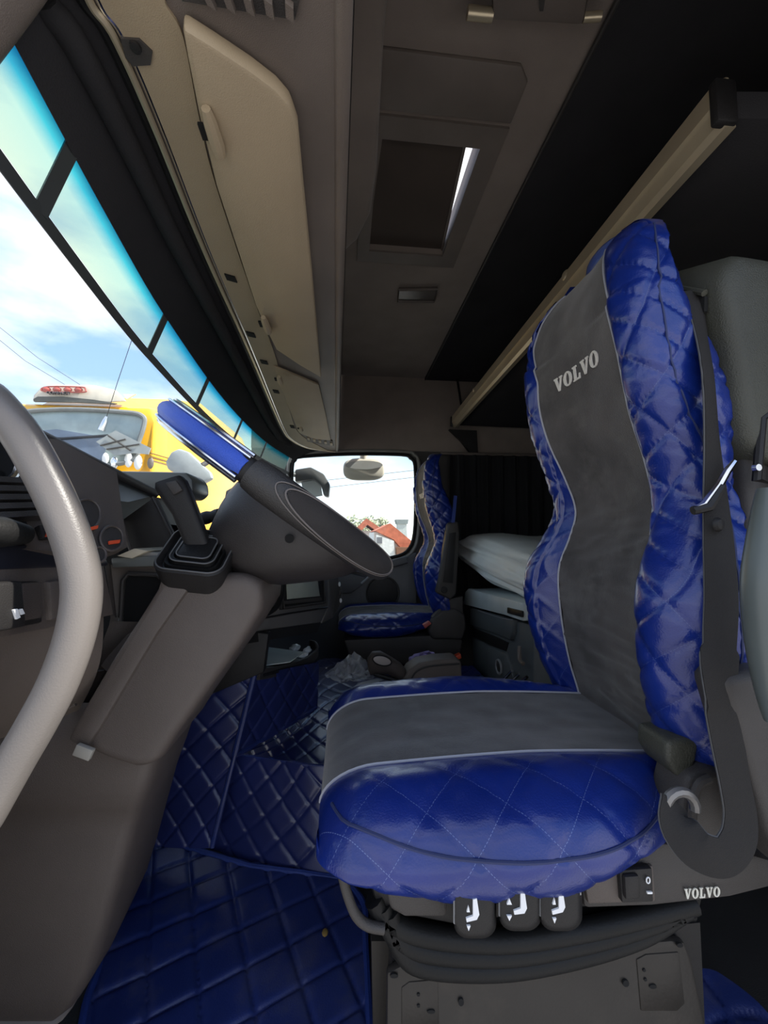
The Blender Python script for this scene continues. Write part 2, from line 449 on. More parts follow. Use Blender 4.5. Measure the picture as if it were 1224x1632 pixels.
# windscreen
WT = [(0.30, -0.325), (0.60, -0.375), (0.90, -0.415), (1.50, -0.45), (2.10, -0.425), (2.60, -0.34)]
WB = [(0.30, -0.60), (0.90, -0.70), (1.50, -0.74), (2.10, -0.70), (2.60, -0.60)]
def wscr(y, z, off=0.0):
    """point on the windscreen at width y and height z, moved inwards by off"""
    t = (z - 0.66)/(1.42 - 0.66)
    x0 = tab(y, WB); x1 = tab(y, WT)
    return V((x0 + (x1-x0)*t + off, y, z - off*0.3))
rows = [[wscr(0.30 + 2.32*i/40, 0.66 + 0.78*j/10) for i in range(41)] for j in range(11)]
w1 = thing('window_1', 'large raked windscreen with tinted top strip', 'window', (-0.6, 1.4, 0.66)); w1['kind'] = 'structure'
mk('windscreen_pane', grid(rows), GLASS, w1, recalc=False)
# tinted strip segments along the top of the windscreen
def tintmat():
    M = bpy.data.materials.new('teal_sun_strip'); M.use_nodes = True; t = M.node_tree; t.nodes.clear()
    uv = t.nodes.new('ShaderNodeUVMap'); s = t.nodes.new('ShaderNodeSeparateXYZ'); t.links.new(uv.outputs[0], s.inputs[0])
    r = t.nodes.new('ShaderNodeValToRGB')
    r.color_ramp.elements[0].position = 0.0; r.color_ramp.elements[0].color = (0.62, 0.74, 0.60, 1)
    r.color_ramp.elements[1].position = 1.0; r.color_ramp.elements[1].color = (0.0, 0.13, 0.24, 1)
    e = r.color_ramp.elements.new(0.55); e.color = (0.50, 0.72, 0.62, 1)
    e = r.color_ramp.elements.new(0.80); e.color = (0.06, 0.50, 0.58, 1)
    t.links.new(s.outputs[1], r.inputs[0])
    tr = t.nodes.new('ShaderNodeBsdfTransparent'); tl = t.nodes.new('ShaderNodeBsdfTranslucent')
    t.links.new(r.outputs[0], tr.inputs[0]); t.links.new(r.outputs[0], tl.inputs[0])
    mxs = t.nodes.new('ShaderNodeMixShader'); mxs.inputs[0].default_value = 0.20
    t.links.new(tr.outputs[0], mxs.inputs[1]); t.links.new(tl.outputs[0], mxs.inputs[2])
    o = t.nodes.new('ShaderNodeOutputMaterial'); t.links.new(mxs.outputs[0], o.inputs[0])
    return M
TINT = tintmat()
FRIT = mat('dark_strip_edge', (0.05, 0.055, 0.055), 0.6)
strip = thing('sun_strip', 'segmented teal tinted sun strip along the windscreen top', 'sun strip', (-0.42, 1.4, 1.33))
for (y0, y1) in [(0.30, 0.505), (0.53, 0.90), (0.925, 1.26), (1.285, 1.70), (1.725, 2.10), (2.125, 2.50)]:
    n = 14
    rws = [[wscr(y0 + (y1-y0)*i/n, 1.325 + 0.085*j/6, 0.006) for i in range(n+1)] for j in range(7)]
    mk('tinted_panel', grid(rws), TINT, strip, uv=[(i/n, j/6) for j in range(7) for i in range(n+1)], recalc=False)
mk('strip_edge', strap([wscr(0.30 + 2.3*i/40, 1.316, 0.006) for i in range(41)], V((0.3, 0, 0.9)), 0.017, 0.002), FRIT, strip)
for y in (0.517, 0.912, 1.272, 1.712, 2.112):
    mk('strip_divider', strap([wscr(y, 1.318 + 0.092*j/4, 0.006) for j in range(5)], (0, 1, 0), 0.022, 0.002), FRIT, strip)

# black headed surround between windscreen and overhead shelf
HF = [(150, 0), (190, 60), (255, 210), (330, 400), (400, 560), (450, 680)]
ZH = 1.47
hf = [P(a, b, Z=ZH) for a, b in HF]
hf = [V((hf[0].x+0.005, 0.36, ZH))] + hf + [V((-0.315, 2.30, ZH)), V((-0.24, 2.50, ZH)), V((-0.10, 2.585, ZH)), V((-0.065, 2.60, ZH))]
HFc = cr(hf, 70)
rows = []
for j in range(9):
    t = j/8; r = []
    for p in HFc:
        a = wscr(min(p.y, 2.58), 1.405, 0.008)
        q = a.lerp(p, t); q.z += 0.028*math.sin(math.pi*t)*(-1 if t < 0 else 1) ; q.x += 0.0
        r.append(q)
    rows.append(r)
struct(mk('trim_4', grid(rows), BLACKFAB, recalc=False), 'black padded surround above the windscreen', 'trim')
rl = [V((p.x-0.028, p.y, ZH-0.012)) for p in HFc[6:52]]
tag(mk('roller_blind', tube([p + V((-0.02, 0, 0.0)) for p in rl], 0.016, 10), BLACKFAB), 'rolled black sun blind under the overhead shelf front', 'sun blind')
struct(mk('trim_8', slab([V((tab(y, WT) - .012, y, 1.478)) for y in (.30, .6, .9, 1.5, 2.1, 2.6)] + [V((-.22, 2.66, 1.478)), V((-.22, .30, 1.478))], (0, 0, .04)), BLACK), 'black roof edge above the windscreen', 'trim')

# ceiling with roof hatch
hx0, hx1, hy0, hy1 = 0.085, 0.372, 1.0, 1.425
hole = [V((hx0+0.01, hy0, ZC)), V(((hx0+hx1)/2, hy0, ZC)), V((hx1, hy0, ZC)), V((hx1, (hy0+hy1)/2, ZC)), V((hx1, hy1, ZC)), V(((hx0+hx1)/2, hy1, ZC)), V((hx0, hy1, ZC)), V((hx0, (hy0+hy1)/2, ZC))]
struct(mk('ceiling', holed([(-0.30, 0.30, ZC), (0.545, 0.30, ZC), (0.545, YW+0.05, ZC), (-0.30, YW+0.05, ZC)], hole, (0, 0, 0.06)), FABRIC, smooth=0),
       'brown grey fabric cab ceiling with a roof hatch', 'ceiling')
struct(mk('trim_5', box((0.545, 0.30, ZC-0.012), (1.50, YW+0.05, ZC+0.06)), BLACKFAB), 'black fabric ceiling over the sleeper', 'trim')
struct(mk('trim_6', tube([(0.545, 0.36, ZC-0.01), (0.55, YW, ZC-0.01)], 0.006, 8), DARK), 'thin seam strip between the two ceiling linings', 'trim')
hatch = thing('roof_hatch', 'closed roof hatch with dark brown sliding screen', 'hatch', (0.22, 1.2, ZC))
fr = [V((hx0, hy0, ZC-0.006)), V((hx1, hy0, ZC-0.006)), V((hx1, hy1, ZC-0.006)), V((hx0, hy1, ZC-0.006))]
HFR = mat('hatch_frame', (0.17, 0.14, 0.118), 0.6)
mk('hatch_frame', holed([V((hx0-0.045, hy0-0.06, ZC-0.008)), V((hx1+0.06, hy0-0.06, ZC-0.008)), V((hx1+0.06, hy1+0.06, ZC-0.008)), V((hx0-0.045, hy1+0.06, ZC-0.008))],
     [V((q.x, q.y, ZC-0.008)) for q in hole], (0, 0, 0.0075)), HFR, hatch, smooth=0)
mk('sliding_screen', slab([V((hx0-0.02, hy0+0.004, ZC+0.022)), V((0.193, hy0+0.004, ZC+0.022)), V((0.202, hy0+0.012, ZC+0.022)), V((0.25, hy0+0.012, ZC+0.022)), V((0.262, hy0+0.004, ZC+0.022)), V((0.333, hy0+0.004, ZC+0.022)), V((0.373, hy1+0.02, ZC+0.022)), V((hx0-0.02, hy1+0.02, ZC+0.022))], (0, 0, 0.006)),
   mat('brown_screen', (0.075, 0.056, 0.044), 0.85), hatch, smooth=0)
mk('screen_rail', tube([V((0.333, hy0+0.004, ZC+0.020)), V((0.370, hy1, ZC+0.020))], 0.005, 6), HFR, hatch)
# embossed panel ahead of the hatch and latch dot
tag(mk('ceiling_panel', slab([V((0.06, 0.80, ZC-0.012)), V((0.40, 0.80, ZC-0.012)), V((0.43, 0.83, ZC-0.012)), V((0.43, 0.925, ZC-0.012)), V((0.06, 0.925, ZC-0.012))], (0, 0, 0.0118)), HFR, bevel=0.004),
    'flat dark panel with a latch on the ceiling before the hatch', 'ceiling panel')
lampo = thing('ceiling_lamp', 'small flat rectangular lamp set in the ceiling behind the hatch', 'lamp', P(665, 471, Z=ZC-0.02))
lc = [P(a, b, Z=ZC-0.012) for a, b in [(636, 462), (697, 461), (692, 481), (634, 480)]]
mk('lamp_rim', tube(lc, 0.006, 8, closed=True), LGREY, lampo)
mk('lamp_lens', slab([p + V((0, 0, 0.002)) for p in lc], (0, 0, 0.012)), mat('smoked_lens', (0.10, 0.085, 0.075), 0.25), lampo)

# overhead console at the near end of the ceiling
oc = thing('overhead_console', 'brown grey overhead console at the ceiling above the driver', 'console', P(850, 20, Z=ZC-0.05))
mk('console_body', slab([P(a, b, Z=ZC-0.07) for a, b in [(782, -40), (785, 36), (930, 44), (945, -40)]], (0, 0, 0.07)), LGREY, oc, bevel=0.01)
mk('pivot', cyl(P(745, 20, Z=ZC-0.06), P(785, 24, Z=ZC-0.06), 0.011, 14), ALU, oc)
mk('pivot', cyl(P(930, 28, Z=ZC-0.06), P(958, 26, Z=ZC-0.06), 0.008, 14), ALU, oc)
mk('hook', slab([P(a, b, Z=ZC-0.074) for a, b in [(858, -10), (870, -10), (866, 18), (860, 18)]], (0, 0, 0.006)), DARK, oc)

# driver side: door opening frame (mostly behind the camera)
struct(mk('wall_left', join(box((-0.9, 0.30, 1.62), (1.5, 0.36, ZC+0.06)), box((0.86, 0.30, -0.05), (1.5, 0.36, 1.62)), box((-0.9, 0.30, -0.05), (-0.62, 0.36, 1.0))), DARK),
       'driver side wall around the open door', 'wall')
ap = cr([P(-110, 110, Y=0.37), P(-62, 48, Y=0.37), P(-20, -8, Y=0.365), P(22, -66, Y=0.36), P(70, -140, Y=0.36)], 14)
struct(mk('trim_7', sweep(ap, rrect(0.05, 0.05, 0.02), (0, 1, 0)), LGREY), 'brown grey driver side windscreen pillar trim', 'trim')
struct(mk('trim_10', sweep([V((-.70, .33, .70)), V((-.56, .33, 1.05)), V((-.43, .33, 1.32)), V((-.36, .33, 1.52))], rrect(.06, .09, .02), (0, 1, 0)), LGREY), 'driver side windscreen pillar running down to the dashboard', 'trim')
struct(mk('ground', box((-80, -60, -1.42), (80, 90, -1.40)), mat('asphalt', (0.27, 0.26, 0.25), 0.9, var=0.2, bump=0.4, bscale=80)), 'grey yard ground outside', 'ground')

# ------------------------------------------------------------------ overhead shelf across the front of the cab
sh = thing('overhead_shelf', 'beige overhead storage shelf across the cab front', 'shelf', (-0.15, 1.4, ZH))
rear = [V((-0.005 - 0.024*p.y, p.y, ZH)) for p in HFc]
rws = [[a.lerp(b, j/6) for a, b in zip(HFc, rear)] for j in range(7)]
mk('shelf_bottom', slab(HFc + rear[::-1], (0, 0, 0.03)), LGREY, sh, smooth=0)
hl = cr([V((-0.17, 0.36, ZH-.004))] + [P(a, b, Z=ZH-.004) for a, b in [(262, 0), (292, 60), (318, 190), (347, 305), (410, 492), (438, 566), (460, 648), (478, 692)]] + [V((-0.12, 2.56, ZH-.004))], 60)
mk('front_trim', slab([V((p.x + .004, p.y, ZH-.004)) for p in HFc[:66]] + hl[::-1], (0, 0, 0.0038)), BEIGE, sh, smooth=0)
mk('chrome_strip', tube([p + V((-0.004, 0, -0.003)) for p in HFc], 0.0045, 8), ALU, sh)
mk('edge_gasket', tube([p + V((-0.014, 0, 0.002)) for p in HFc], 0.006, 8), RUBBER, sh)
mk('inner_strip', tube([p + V((0.006, 0.002, -0.002)) for p in HFc], 0.003, 6), CHROME, sh)
# rear face leaning to the ceiling, with a curved return over the hatch side
prof = [(-0.005, ZH), (0.010, ZH+0.02), (0.012, ZH+0.10), (0.000, ZH+0.13), (-0.004, ZH+0.20), (0.015, ZH+0.32), (0.03, ZC)]
pr2 = cr([V((a, 0, b)) for a, b in prof], 26)
rws = [[V((p.x - 0.024*y, y, p.z)) for p in pr2] for y in [0.36 + 2.24*i/30 for i in range(31)]]
mk('shelf_back', grid(rws), GREY, sh, recalc=False)
mk('back_lip', tube([V((0.004 - 0.024*y, y, ZH+0.004)) for y in (0.36, 1.0, 1.8, 2.59)], 0.011, 10), LGREY, sh)
mk('light_channel', tube([V((0.012 - 0.024*y, y, ZH+0.118)) for y in (0.36, 1.0, 1.8, 2.59)], 0.007, 8), RUBBER, sh)
# shaped pillar at the rear face around the hatch
mk('shelf_return', slab([P(a, b, Z=1.925) for a, b in [(524, -60), (624, -60), (612, 60), (606, 170), (600, 280), (590, 345), (570, 385), (548, 405), (528, 412)]], (0, 0, 0.07)), FABRIC, sh, bevel=0.018, seg=3)
# lids hang just under the bottom plate
zl = ZH - 0.016
lid1 = [(290, 45), (340, 76), (400, 115), (440, 145), (462, 170), (474, 205), (482, 290), (496, 430), (512, 603), (476, 582), (440, 558), (425, 528), (408, 490), (380, 405), (345, 300), (318, 190), (300, 100)]
l1 = mk('lid', slab([P(a, b, Z=zl - 0.012) for a, b in lid1], (0, 0, 0.024)), BEIGE, sh, bevel=0.006)
lid2 = [(436, 584), (470, 598), (508, 614), (519, 660), (527, 702), (500, 700), (476, 690), (458, 645)]
l2 = mk('lid', slab([P(a, b, Z=zl + 0.006) for a, b in lid2], (0, 0, 0.008)), BEIGE, sh, bevel=0.003)
def hinge(par, px, py, L, ang):
    c = P(px, py, Z=zl - 0.018); d = (P(px + 10*math.sin(ang), py + 10*math.cos(ang), Z=zl-0.018) - c).normalized()
    h = mk('hinge', tube([c - d*L, c - d*L*0.5, c + d*L*0.5, c + d*L], [0.006, 0.009, 0.010, 0.008], 8), BEIGE, par)
    mk('hinge_slot', obox(c + d*L*0.1 + V((-0.014, 0, 0.004)), d*L*0.35, V((0.004, 0, 0)), V((0, 0, 0.002))), HOLE, par)
    return h
hinge(l1, 340, 212, 0.030, 0.3); hinge(l1, 424, 518, 0.035, 0.35); hinge(l2, 446, 606, 0.03, 0.3); hinge(l2, 480, 684, 0.025, 0.4)
for px, py, w in [(368, 443, 0.016), (400, 533, 0.020), (421, 577, 0.02), (440, 624, 0.025), (466, 680, 0.04)]:
    c = P(px, py, Z=ZH - 0.005)
    mk('cutout', obox(c, (0.010, 0.004, 0), (0, w*0.6, 0), (0, 0, 0.002)), HOLE, sh)
c = P(218, 82, Z=ZH - 0.001)
mk('reading_lamp_recess', slab([P(a, b, Z=ZH-0.007) for a, b in [(192, 62), (222, 64), (243, 84), (240, 104), (212, 106), (200, 92)]], (0, 0, 0.004)), DARK, sh)
mk('recess_screw', lathe(P(216, 74, Z=ZH-0.008), (0, 0, -1), [(0.0, 0.0), (0.006, 0.0), (0.006, 0.003), (0.0, 0.004)], 12), BLACK, sh)
# slatted grille at each end of the shelf
g1 = [(300, -30), (290, 2), (470, 32), (478, 0), (470, -40)]
gr = mk('vent_grille', slab([P(a, b, Z=ZH-0.004) for a, b in g1], (0, 0, 0.005)), DARK, sh)
for k in range(5):
    a = P(325 + 34*k, -20 + 6*k, Z=ZH-0.008); b = P(338 + 31*k, 8 + 5*k, Z=ZH-0.008)
    mk('louvre', obox((a+b)/2, (b-a)/2, V((0.004, 0.002, 0)), V((0, 0, 0.004))), LGREY, gr)
g2 = [(487, 694), (530, 703), (532, 711), (490, 704)]
gr2 = mk('vent_grille', slab([P(a, b, Z=ZH-0.006) for a, b in g2], (0, 0, 0.006)), DARK, sh)
for k in range(5):
    mk('louvre', obox(P(492 + 9*k, 699.5 + 2*k, Z=ZH-0.010), (0.007, 0, 0), (0, 0.03, 0), (0, 0, 0.003)), BEIGE, gr2)

# ------------------------------------------------------------------ the two covered seats
XF = [(.48,.550),(.56,.535),(.62,.520),(.72,.506),(.83,.504),(.90,.526),(.96,.538),(1.03,.520),(1.12,.486),(1.22,.466),(1.32,.462),(1.40,.474),(1.45,.500),(1.475,.53)]
XB = [(.48,.575),(.6,.575),(.8,.588),(1.0,.606),(1.10,.612),(1.18,.590),(1.27,.552),(1.36,.540),(1.45,.540),(1.475,.543)]
WW = [(.48,.215),(.58,.230),(.70,.246),(.82,.255),(.90,.228),(.96,.205),(1.05,.200),(1.15,.200),(1.25,.197),(1.35,.182),(1.42,.158),(1.46,.122),(1.475,.075)]
WS = [(.48,.115),(.60,.125),(.80,.132),(.88,.122),(.95,.113),(1.05,.122),(1.2,.134),(1.3,.118),(1.38,.095),(1.44,.070),(1.475,.035)]
BOL = [(.48,.012),(.62,.045),(.78,.055),(.88,.035),(.96,.022),(1.1,.012),(1.3,.008),(1.475,.0)]
def seat(name, label, yc, dz, dx, lv):
    near = -1
    o = V((dx, yc, dz))
    root = thing(name, label, 'seat', V((0.30 + dx, yc, 0.0 if lv else 0.02)), 'matching covered cab seats')
    back = mk('backrest', loft([[o + V((tab(z, XF)+.03 + (tab(z, XB)-tab(z, XF)-.05)*(0.5+0.5*math.cos(a)), (tab(z, WW)-.02)*math.sin(a), z)) for a in (2*math.pi*i/20 for i in range(20))] for z in [.46+.96*k/12 for k in range(13)]]), DARK, root)
    # suede centre panel
    NZ = 170; zs = [.52 + .952*k/(NZ-1) for k in range(NZ)]
    EX = lambda z: .062*max(0, min(1, (z-1.26)/.10))
    rows = []
    for z in zs:
        ws = tab(z, WS); xf = tab(z, XF); r = []
        wf = ws + EX(z)
        for i in range(33):
            y = -ws + (ws+wf)*i/32; yn = -1 + 2*i/32
            kz = max(0, min(1, (1.06-z)/.12))
            wr = kz*(0.0022*noise.noise(V((y*14 + 3, z*85 + 6*y, yc))) - 0.0022*max(0, 1-abs(noise.noise(V((y*5, z*28 + 3*y, yc + 4))))*7)) + 0.0012*noise.noise(V((y*20, z*25, yc)))
            r.append(o + V((xf - .010*yn**2*(1 if z < 1.3 else .3) + .003*math.cos(yn*1.5) + wr*1.6, y, z)))
        rows.append(r)
    mk('centre_panel', grid(rows), SUEDE, back, smooth=180)
    front = lambda y, z: o + V((tab(z, XF) - .010*(y/tab(z, WS))**2 + .003*math.cos(y/tab(z, WS)*1.5), y, z))
    # quilted side cover running from one piping round the back to the other
    rows, uvs = [], []
    NU = 240
    for z in zs:
        ws = tab(z, WS); xf = tab(z, XF)-.010*(1 if z < 1.3 else .3); xb = tab(z, XB); w = tab(z, WW); g = w-ws; b = tab(z, BOL)
        half = [(xf, ws), (xf-b*.75-.004, ws+.28*g), (xf-b*.8, ws+.62*g), (xf-b*.2+.012, w-.006), (xf+.05, w), (xb-.03, w*.985), (xb-.012, w*.9), (xb, w*.6), (xb, 0)]
        wf = ws + EX(z); g2 = w-wf
        hf2 = [(xf, wf), (xf-b*.75-.004, wf+.28*g2), (xf-b*.8, wf+.62*g2)] + half[3:]
        full = [V((a, -c, 0)) for a, c in half] + [V((a, c, 0)) for a, c in hf2[-2::-1]]
        ps = cr(full, NU); rows.append([o + V((p.x, p.y, z)) for p in ps])
        L = 0.0; last = None
        for p in ps:
            if last is not None: L += (p-last).length
            last = p; uvs.append([L, z])
        for k in range(1, NU+1): uvs[-k][0] -= L/2
    ctr = o + V((.58, 0, 0))
    rows = quilted(rows, uvs, 0.085, 0.0058, lambda p: V((p.x-ctr.x, p.y-ctr.y, 0)), 0.13, mask=lambda j, i: min(1, i/16, (NU-1-i)/16, (NZ-1-j)/14, j/5))
    # small puckers of the leatherette
    for j, r in enumerate(rows):
        for i in range(2, NU-2):
            p = r[i]; d = V((p.x-ctr.x, p.y-ctr.y, 0)).normalized()
            r[i] = p + d*(0.0026*(0.3 + math.exp(-((p.z-dz-1.02)/.16)**2))*noise.noise(V((p.x*20, p.y*20, p.z*70 + yc + p.x*30))) + 0.0010*noise.noise(V((p.x*60, p.y*60, p.z*110))))
    cov = mk('side_cover', grid(rows), BLUE2, back, smooth=180, uv=uvs)
    for s in (0, -1):
        mk('piping', tube([r[s] + V((-.002, 0, 0)) for r in rows[::2]], 0.0021, 6), PIPE, back)
    # seam along the bolster crest
    for i in (52, NU-53):
        mk('seam', tube([r[i] for r in rows[4:-8:3]], 0.0018, 5), mat('blue_thread', (0.02, 0.03, 0.10), 0.7), back)
    # top cap of the cover
    mk('top_cap', ellip(o + V((.524, -.035, 1.452)), .034, .062, .028, 20, 10), BLUE2, back, uv=None)
    # brand lettering
    zc = 1.232; hh = 0.030
    def fn(u, v, w):
        y = 0.078 - 0.156*u if False else -0.0
        y = (0.073 - 0.150*u); z = zc + (v-.5)*hh
        return front(y, z) + V((-.0012 - .0022*w, 0, 0))
    for vf in lettering('VOLVO', fn): mk('letter', vf, SILVERTXT, back, smooth=0)

    # cushion -----------------------------------------------------------------
    xs0, xs1 = -.035, .555; R_ = .085
    def xsec(k, n):
        th = math.pi/2*min(1, k/18)
        if k <= 18: return xs0 + R_*(1-math.cos(th)), max(.02, math.sin(th))
        return xs0 + R_ + (xs1-xs0-R_)*(k-18)/(n-18), 1.0
    nk = 90; top_r, cov_r, uvt, uvc = [], [], [], []
    NU2 = 100
    for k in range(nk+1):
        x, hgt = xsec(k, nk)
        t = (x-xs0)/(xs1-xs0)
        zt = .548 + .010*math.sin(math.pi*t*.9) - .018*max(0, t-.55); zb = .455 + .055*max(0, (t-.5)/.5)**1.3 + .02*max(0, (.25-t)/.25); zm = .495
        if zt > zm: zt = zm + (zt-zm)*hgt
        zb = zm - (zm-zb)*min(1, hgt*1.0)
        w = (.236 + .034*math.sin(math.pi*min(1, max(0, t*1.05))))*(.84 + .16*min(1, hgt*1.15)) - .105*max(0, (t-.45)/.55)**2.4
        ws = .119*(.93 + .07*min(1, hgt))
        g = w-ws
        top_r.append([o + V((x, -ws + 2*ws*i/24, zt - .004 + .006*(i/12-1)**2 + .0022*noise.noise(V((x*16, i*.3, yc)))*hgt)) for i in range(25)])
        half = [(ws, zt+.002), (ws+.4*g, zt+.008*hgt), (w-.028, zt-.010*hgt), (w-.006, zt-.036*hgt), (w, zt-.056*hgt), (w-.014, zb+.014), (w-.05, zb), (w*.5, zb), (0, zb)]
        full = [V((0, -c, z)) for c, z in half] + [V((0, c, z)) for c, z in half[-2::-1]]
        ps = cr(full, NU2); cov_r.append([o + V((x, p.y, p.z)) for p in ps])
        L = 0; last = None
        for p in ps:
            if last is not None: L += (p-last).length
            last = p; uvc.append((L, x*1.0))
    cen = o + V((.26, 0, .48))
    cov_r = quilted(cov_r, uvc, 0.105, 0.004, lambda p: p-cen, 0.12, mask=lambda j, i: min(1, i/5, (NU2-1-i)/5, max(0, (j-8))/10))
    for j, r in enumerate(cov_r):
        for i in range(1, NU2-1):
            p = r[i]; d = (p-cen).normalized()
            k = max(0, min(1, (0.50+dz-p.z)/0.06)) if lv else .4
            r[i] = p + d*(.0065*k*noise.noise(V((p.x*26 + p.z*30, p.z*10, yc))) + .0012*noise.noise(V((p.x*25, p.y*25, p.z*25))))
    cu = mk('cushion', join(grid(cov_r), (cov_r[-1], [tuple(range(NU2))])), BLUE, root, smooth=180, uv=uvc + uvc[-NU2:])
    mk('cushion_panel', grid(top_r), SUEDE, cu, smooth=180)
    for s in (0, -1): mk('piping', tube([r[s] + V((0, 0, .002)) for r in cov_r[::2]], .0021, 6), PIPE, cu)
    for side_ in (0, 1):
        pts = []
        for j in range(8, nk+1, 3):
            fi = 7 + 13*math.sin(math.pi*(j-8)/(nk-8))**.55; i0 = int(fi); g0 = lambda q: cov_r[j][NU2-1-q if side_ else q]
            p = g0(i0).lerp(g0(i0+1), fi-i0); c = (p-cen).normalized(); pts.append(p + c*.001)
        mk('seam', tube(cr(pts, 60), .0022, 6), mat('blue_thread', (0.02, 0.03, 0.10), 0.7), cu)
    return root, o

ds, oD = seat('driver_seat', 'blue quilted driver seat with charcoal suede centre, nearest the open door', 0.73, 0.0, 0.0, True)
ps_, oP = seat('passenger_seat', 'blue quilted passenger seat by the far side window', 2.31, -0.085, 0.0, False)

# ------------------------------------------------------------------ steering wheel
wc = P(452, 789, Y=0.75); wu = V((-0.805, 0, 0.593)).normalized(); wn_ = V((0.593, 0, 0.805)).normalized(); wv = V((0, -1, 0))
WR = 0.227
sw = thing('steering_wheel', 'black leather steering wheel with a blue top section and chrome edges', 'steering wheel', wc)
LEATH = mat('black_leather', (0.030, 0.028, 0.027), 0.42, bump=0.6, bscale=700, var=0.2)
PERF = mat('perforated_leather', (0.034, 0.029, 0.027), 0.5, bump=1.0, bscale=1400, var=0.25)
WBLUE = mat('bright_blue_grip', (0.04, 0.11, 0.60), 0.4, bump=0.9, bscale=900, var=0.15)
def wpt(a, r=0.0, n=0.0):
    d = wu*math.cos(a) + wv*math.sin(a)
    return wc + d*(WR + r) + wn_*n
def rim(a0, a1, ra, rb, n=40, lump=0.0):
    rings = []
    for i in range(n+1):
        a = a0 + (a1-a0)*i/n; k = 1 - 0.10*(max(0, 1-i/1.5) + max(0, 1-(n-i)/1.5))
        rings.append([wpt(a, ra*k*math.cos(b), rb*k*math.sin(b)) for b in (2*math.pi*j/18 for j in range(18))])
    return loft(rings)
D = math.radians
mk('rim', rim(D(88), D(272), 0.0235, 0.0255, 60), LEATH, sw)
mk('rim_core', rim(D(-92), D(92), 0.0175, 0.019, 50), BLACK, sw)
mk('blue_grip', rim(D(-86), D(86), 0.0215, 0.0175, 50), WBLUE, sw)
for n_ in (-1, 1):
    mk('chrome_edge', tube([wpt(D(-86 + 172*i/40), 0.0075, n_*0.0200) for i in range(41)], 0.0034, 8), CHROME, sw)
    mk('chrome_edge', tube([wpt(D(-86 + 172*i/40), 0.0150, n_*0.0155) for i in range(41)], 0.0020, 6), CHROME, sw)
# stitched perforated grip on each side: an oval raised patch with a double row of stitches
for sgn in (1, -1):
    rows = []
    for i in range(29):
        t = -1 + 2*i/28; a = D(sgn*(131 + 30*t)); hw = D(62)*math.sqrt(max(0.0, 1-t*t)) + 0.002
        rows.append([wpt(a, 0.0247*math.cos(b), 0.0268*math.sin(b)) for b in (D(18) - hw*0.85 + 1.7*hw*j/12 for j in range(13))])
    mk('grip_patch', grid(rows), PERF, sw, smooth=180)
    loop = []
    for i in range(60):
        th = 2*math.pi*i/60; t = math.cos(th); hw = D(62)*math.sin(th)*0.90
        loop.append(wpt(D(sgn*(131 + 30.5*t)), 0.0252*math.cos(D(18)+hw), 0.0273*math.sin(D(18)+hw)))
    mk('stitching', tube(loop, 0.0011, 5, closed=True), mat('grey_thread', (0.16, 0.14, 0.13), 0.7), sw)
    lp2 = []
    for i in range(60):
        th = 2*math.pi*i/60; t = math.cos(th); hw = D(72)*math.sin(th)*0.90
        lp2.append(wpt(D(sgn*(131 + 34*t)), 0.0243*math.cos(D(18)+hw), 0.0264*math.sin(D(18)+hw)))
    mk('stitching', tube(lp2, 0.0009, 5, closed=True), mat('grey_thread', (0.16, 0.14, 0.13), 0.7), sw)
# spokes and hub
for a in (D(160), D(200)):
    b = wpt(a, -0.01, -0.004); c = wc + (b-wc)*0.30 - wn_*0.05
    mk('spoke', tube([b, b.lerp(c, .5) - wn_*0.012, c], [0.012, 0.015, 0.016], 10), BLACK, sw)
mk('hub', lathe(wc - wn_*0.075, wn_, [(0.0, 0.0), (0.075, 0.0), (0.085, 0.02), (0.075, 0.045), (0.04, 0.055), (0.0, 0.057)], 32), BLACK, sw)

# ------------------------------------------------------------------ steering column: upper housing, lower shroud, boot
sc0 = thing('steering_column', 'brown grey steering column shroud sloping from wheel to pedestal', 'steering column', (-0.33, 0.75, 0.30))
# upper housing, a rounded bowl under the wheel
rings = []
ax = wn_; e1 = wu; e2 = V((0, 1, 0))
for h, ru, rv, sh_ in [(-0.158, 0.020, 0.03, -0.010), (-0.152, 0.055, 0.07, -0.012), (-0.132, 0.082, 0.09, -0.020), (-0.105, 0.100, 0.105, -0.032), (-0.078, 0.118, 0.115, -0.044), (-0.050, 0.132, 0.12, -0.055), (-0.028, 0.138, 0.12, -0.062), (-0.022, 0.125, 0.10, -0.062)]:
    rings.append([wc + ax*h + e1*(ru*math.copysign(abs(math.cos(a))**0.85, math.cos(a)) + sh_) + e2*(rv*math.copysign(abs(math.sin(a))**0.85, math.sin(a))) for a in (2*math.pi*i/36 for i in range(36))])
uh = mk('upper_housing', loft(rings), mat('housing_black', (0.034, 0.030, 0.029), 0.4, spec=.4, bump=.3, bscale=800), sc0, smooth=60)
sh_c = P(461, 858, Y=0.625)
mk('screw_hole', lathe(sh_c, (0.2, -1, -0.2), [(0.0, 0.0), (0.007, 0.0), (0.007, 0.004), (0.0, 0.004)], 14), HOLE, uh)
low = [(264, 895), (300, 915), (352, 915), (395, 915), (414, 930), (421, 946), (416, 975), (385, 1025), (330, 1102), (280, 1172), (255, 1212), (240, 1226), (212, 1228), (170, 1215), (128, 1196), (106, 1180), (140, 1118), (180, 1050), (222, 985), (250, 940)]
mk('lower_shroud', slab([P(a, b, Y=0.645) for a, b in low], (0.0, 0.20, 0.0)), GREY, sc0, bevel=0.020, seg=4)
sl = [(106, 1180), (140, 1118), (180, 1050), (222, 985), (250, 940), (264, 895), (285, 905), (300, 940), (250, 1010), (205, 1085), (160, 1160), (135, 1197)]
mk('shroud_side', slab([P(a, b, Y=0.638) for a, b in sl], (0.0, 0.06, 0.0)), GREY, sc0, bevel=0.006, seg=2)
c0 = P(134, 1198, Y=0.632)
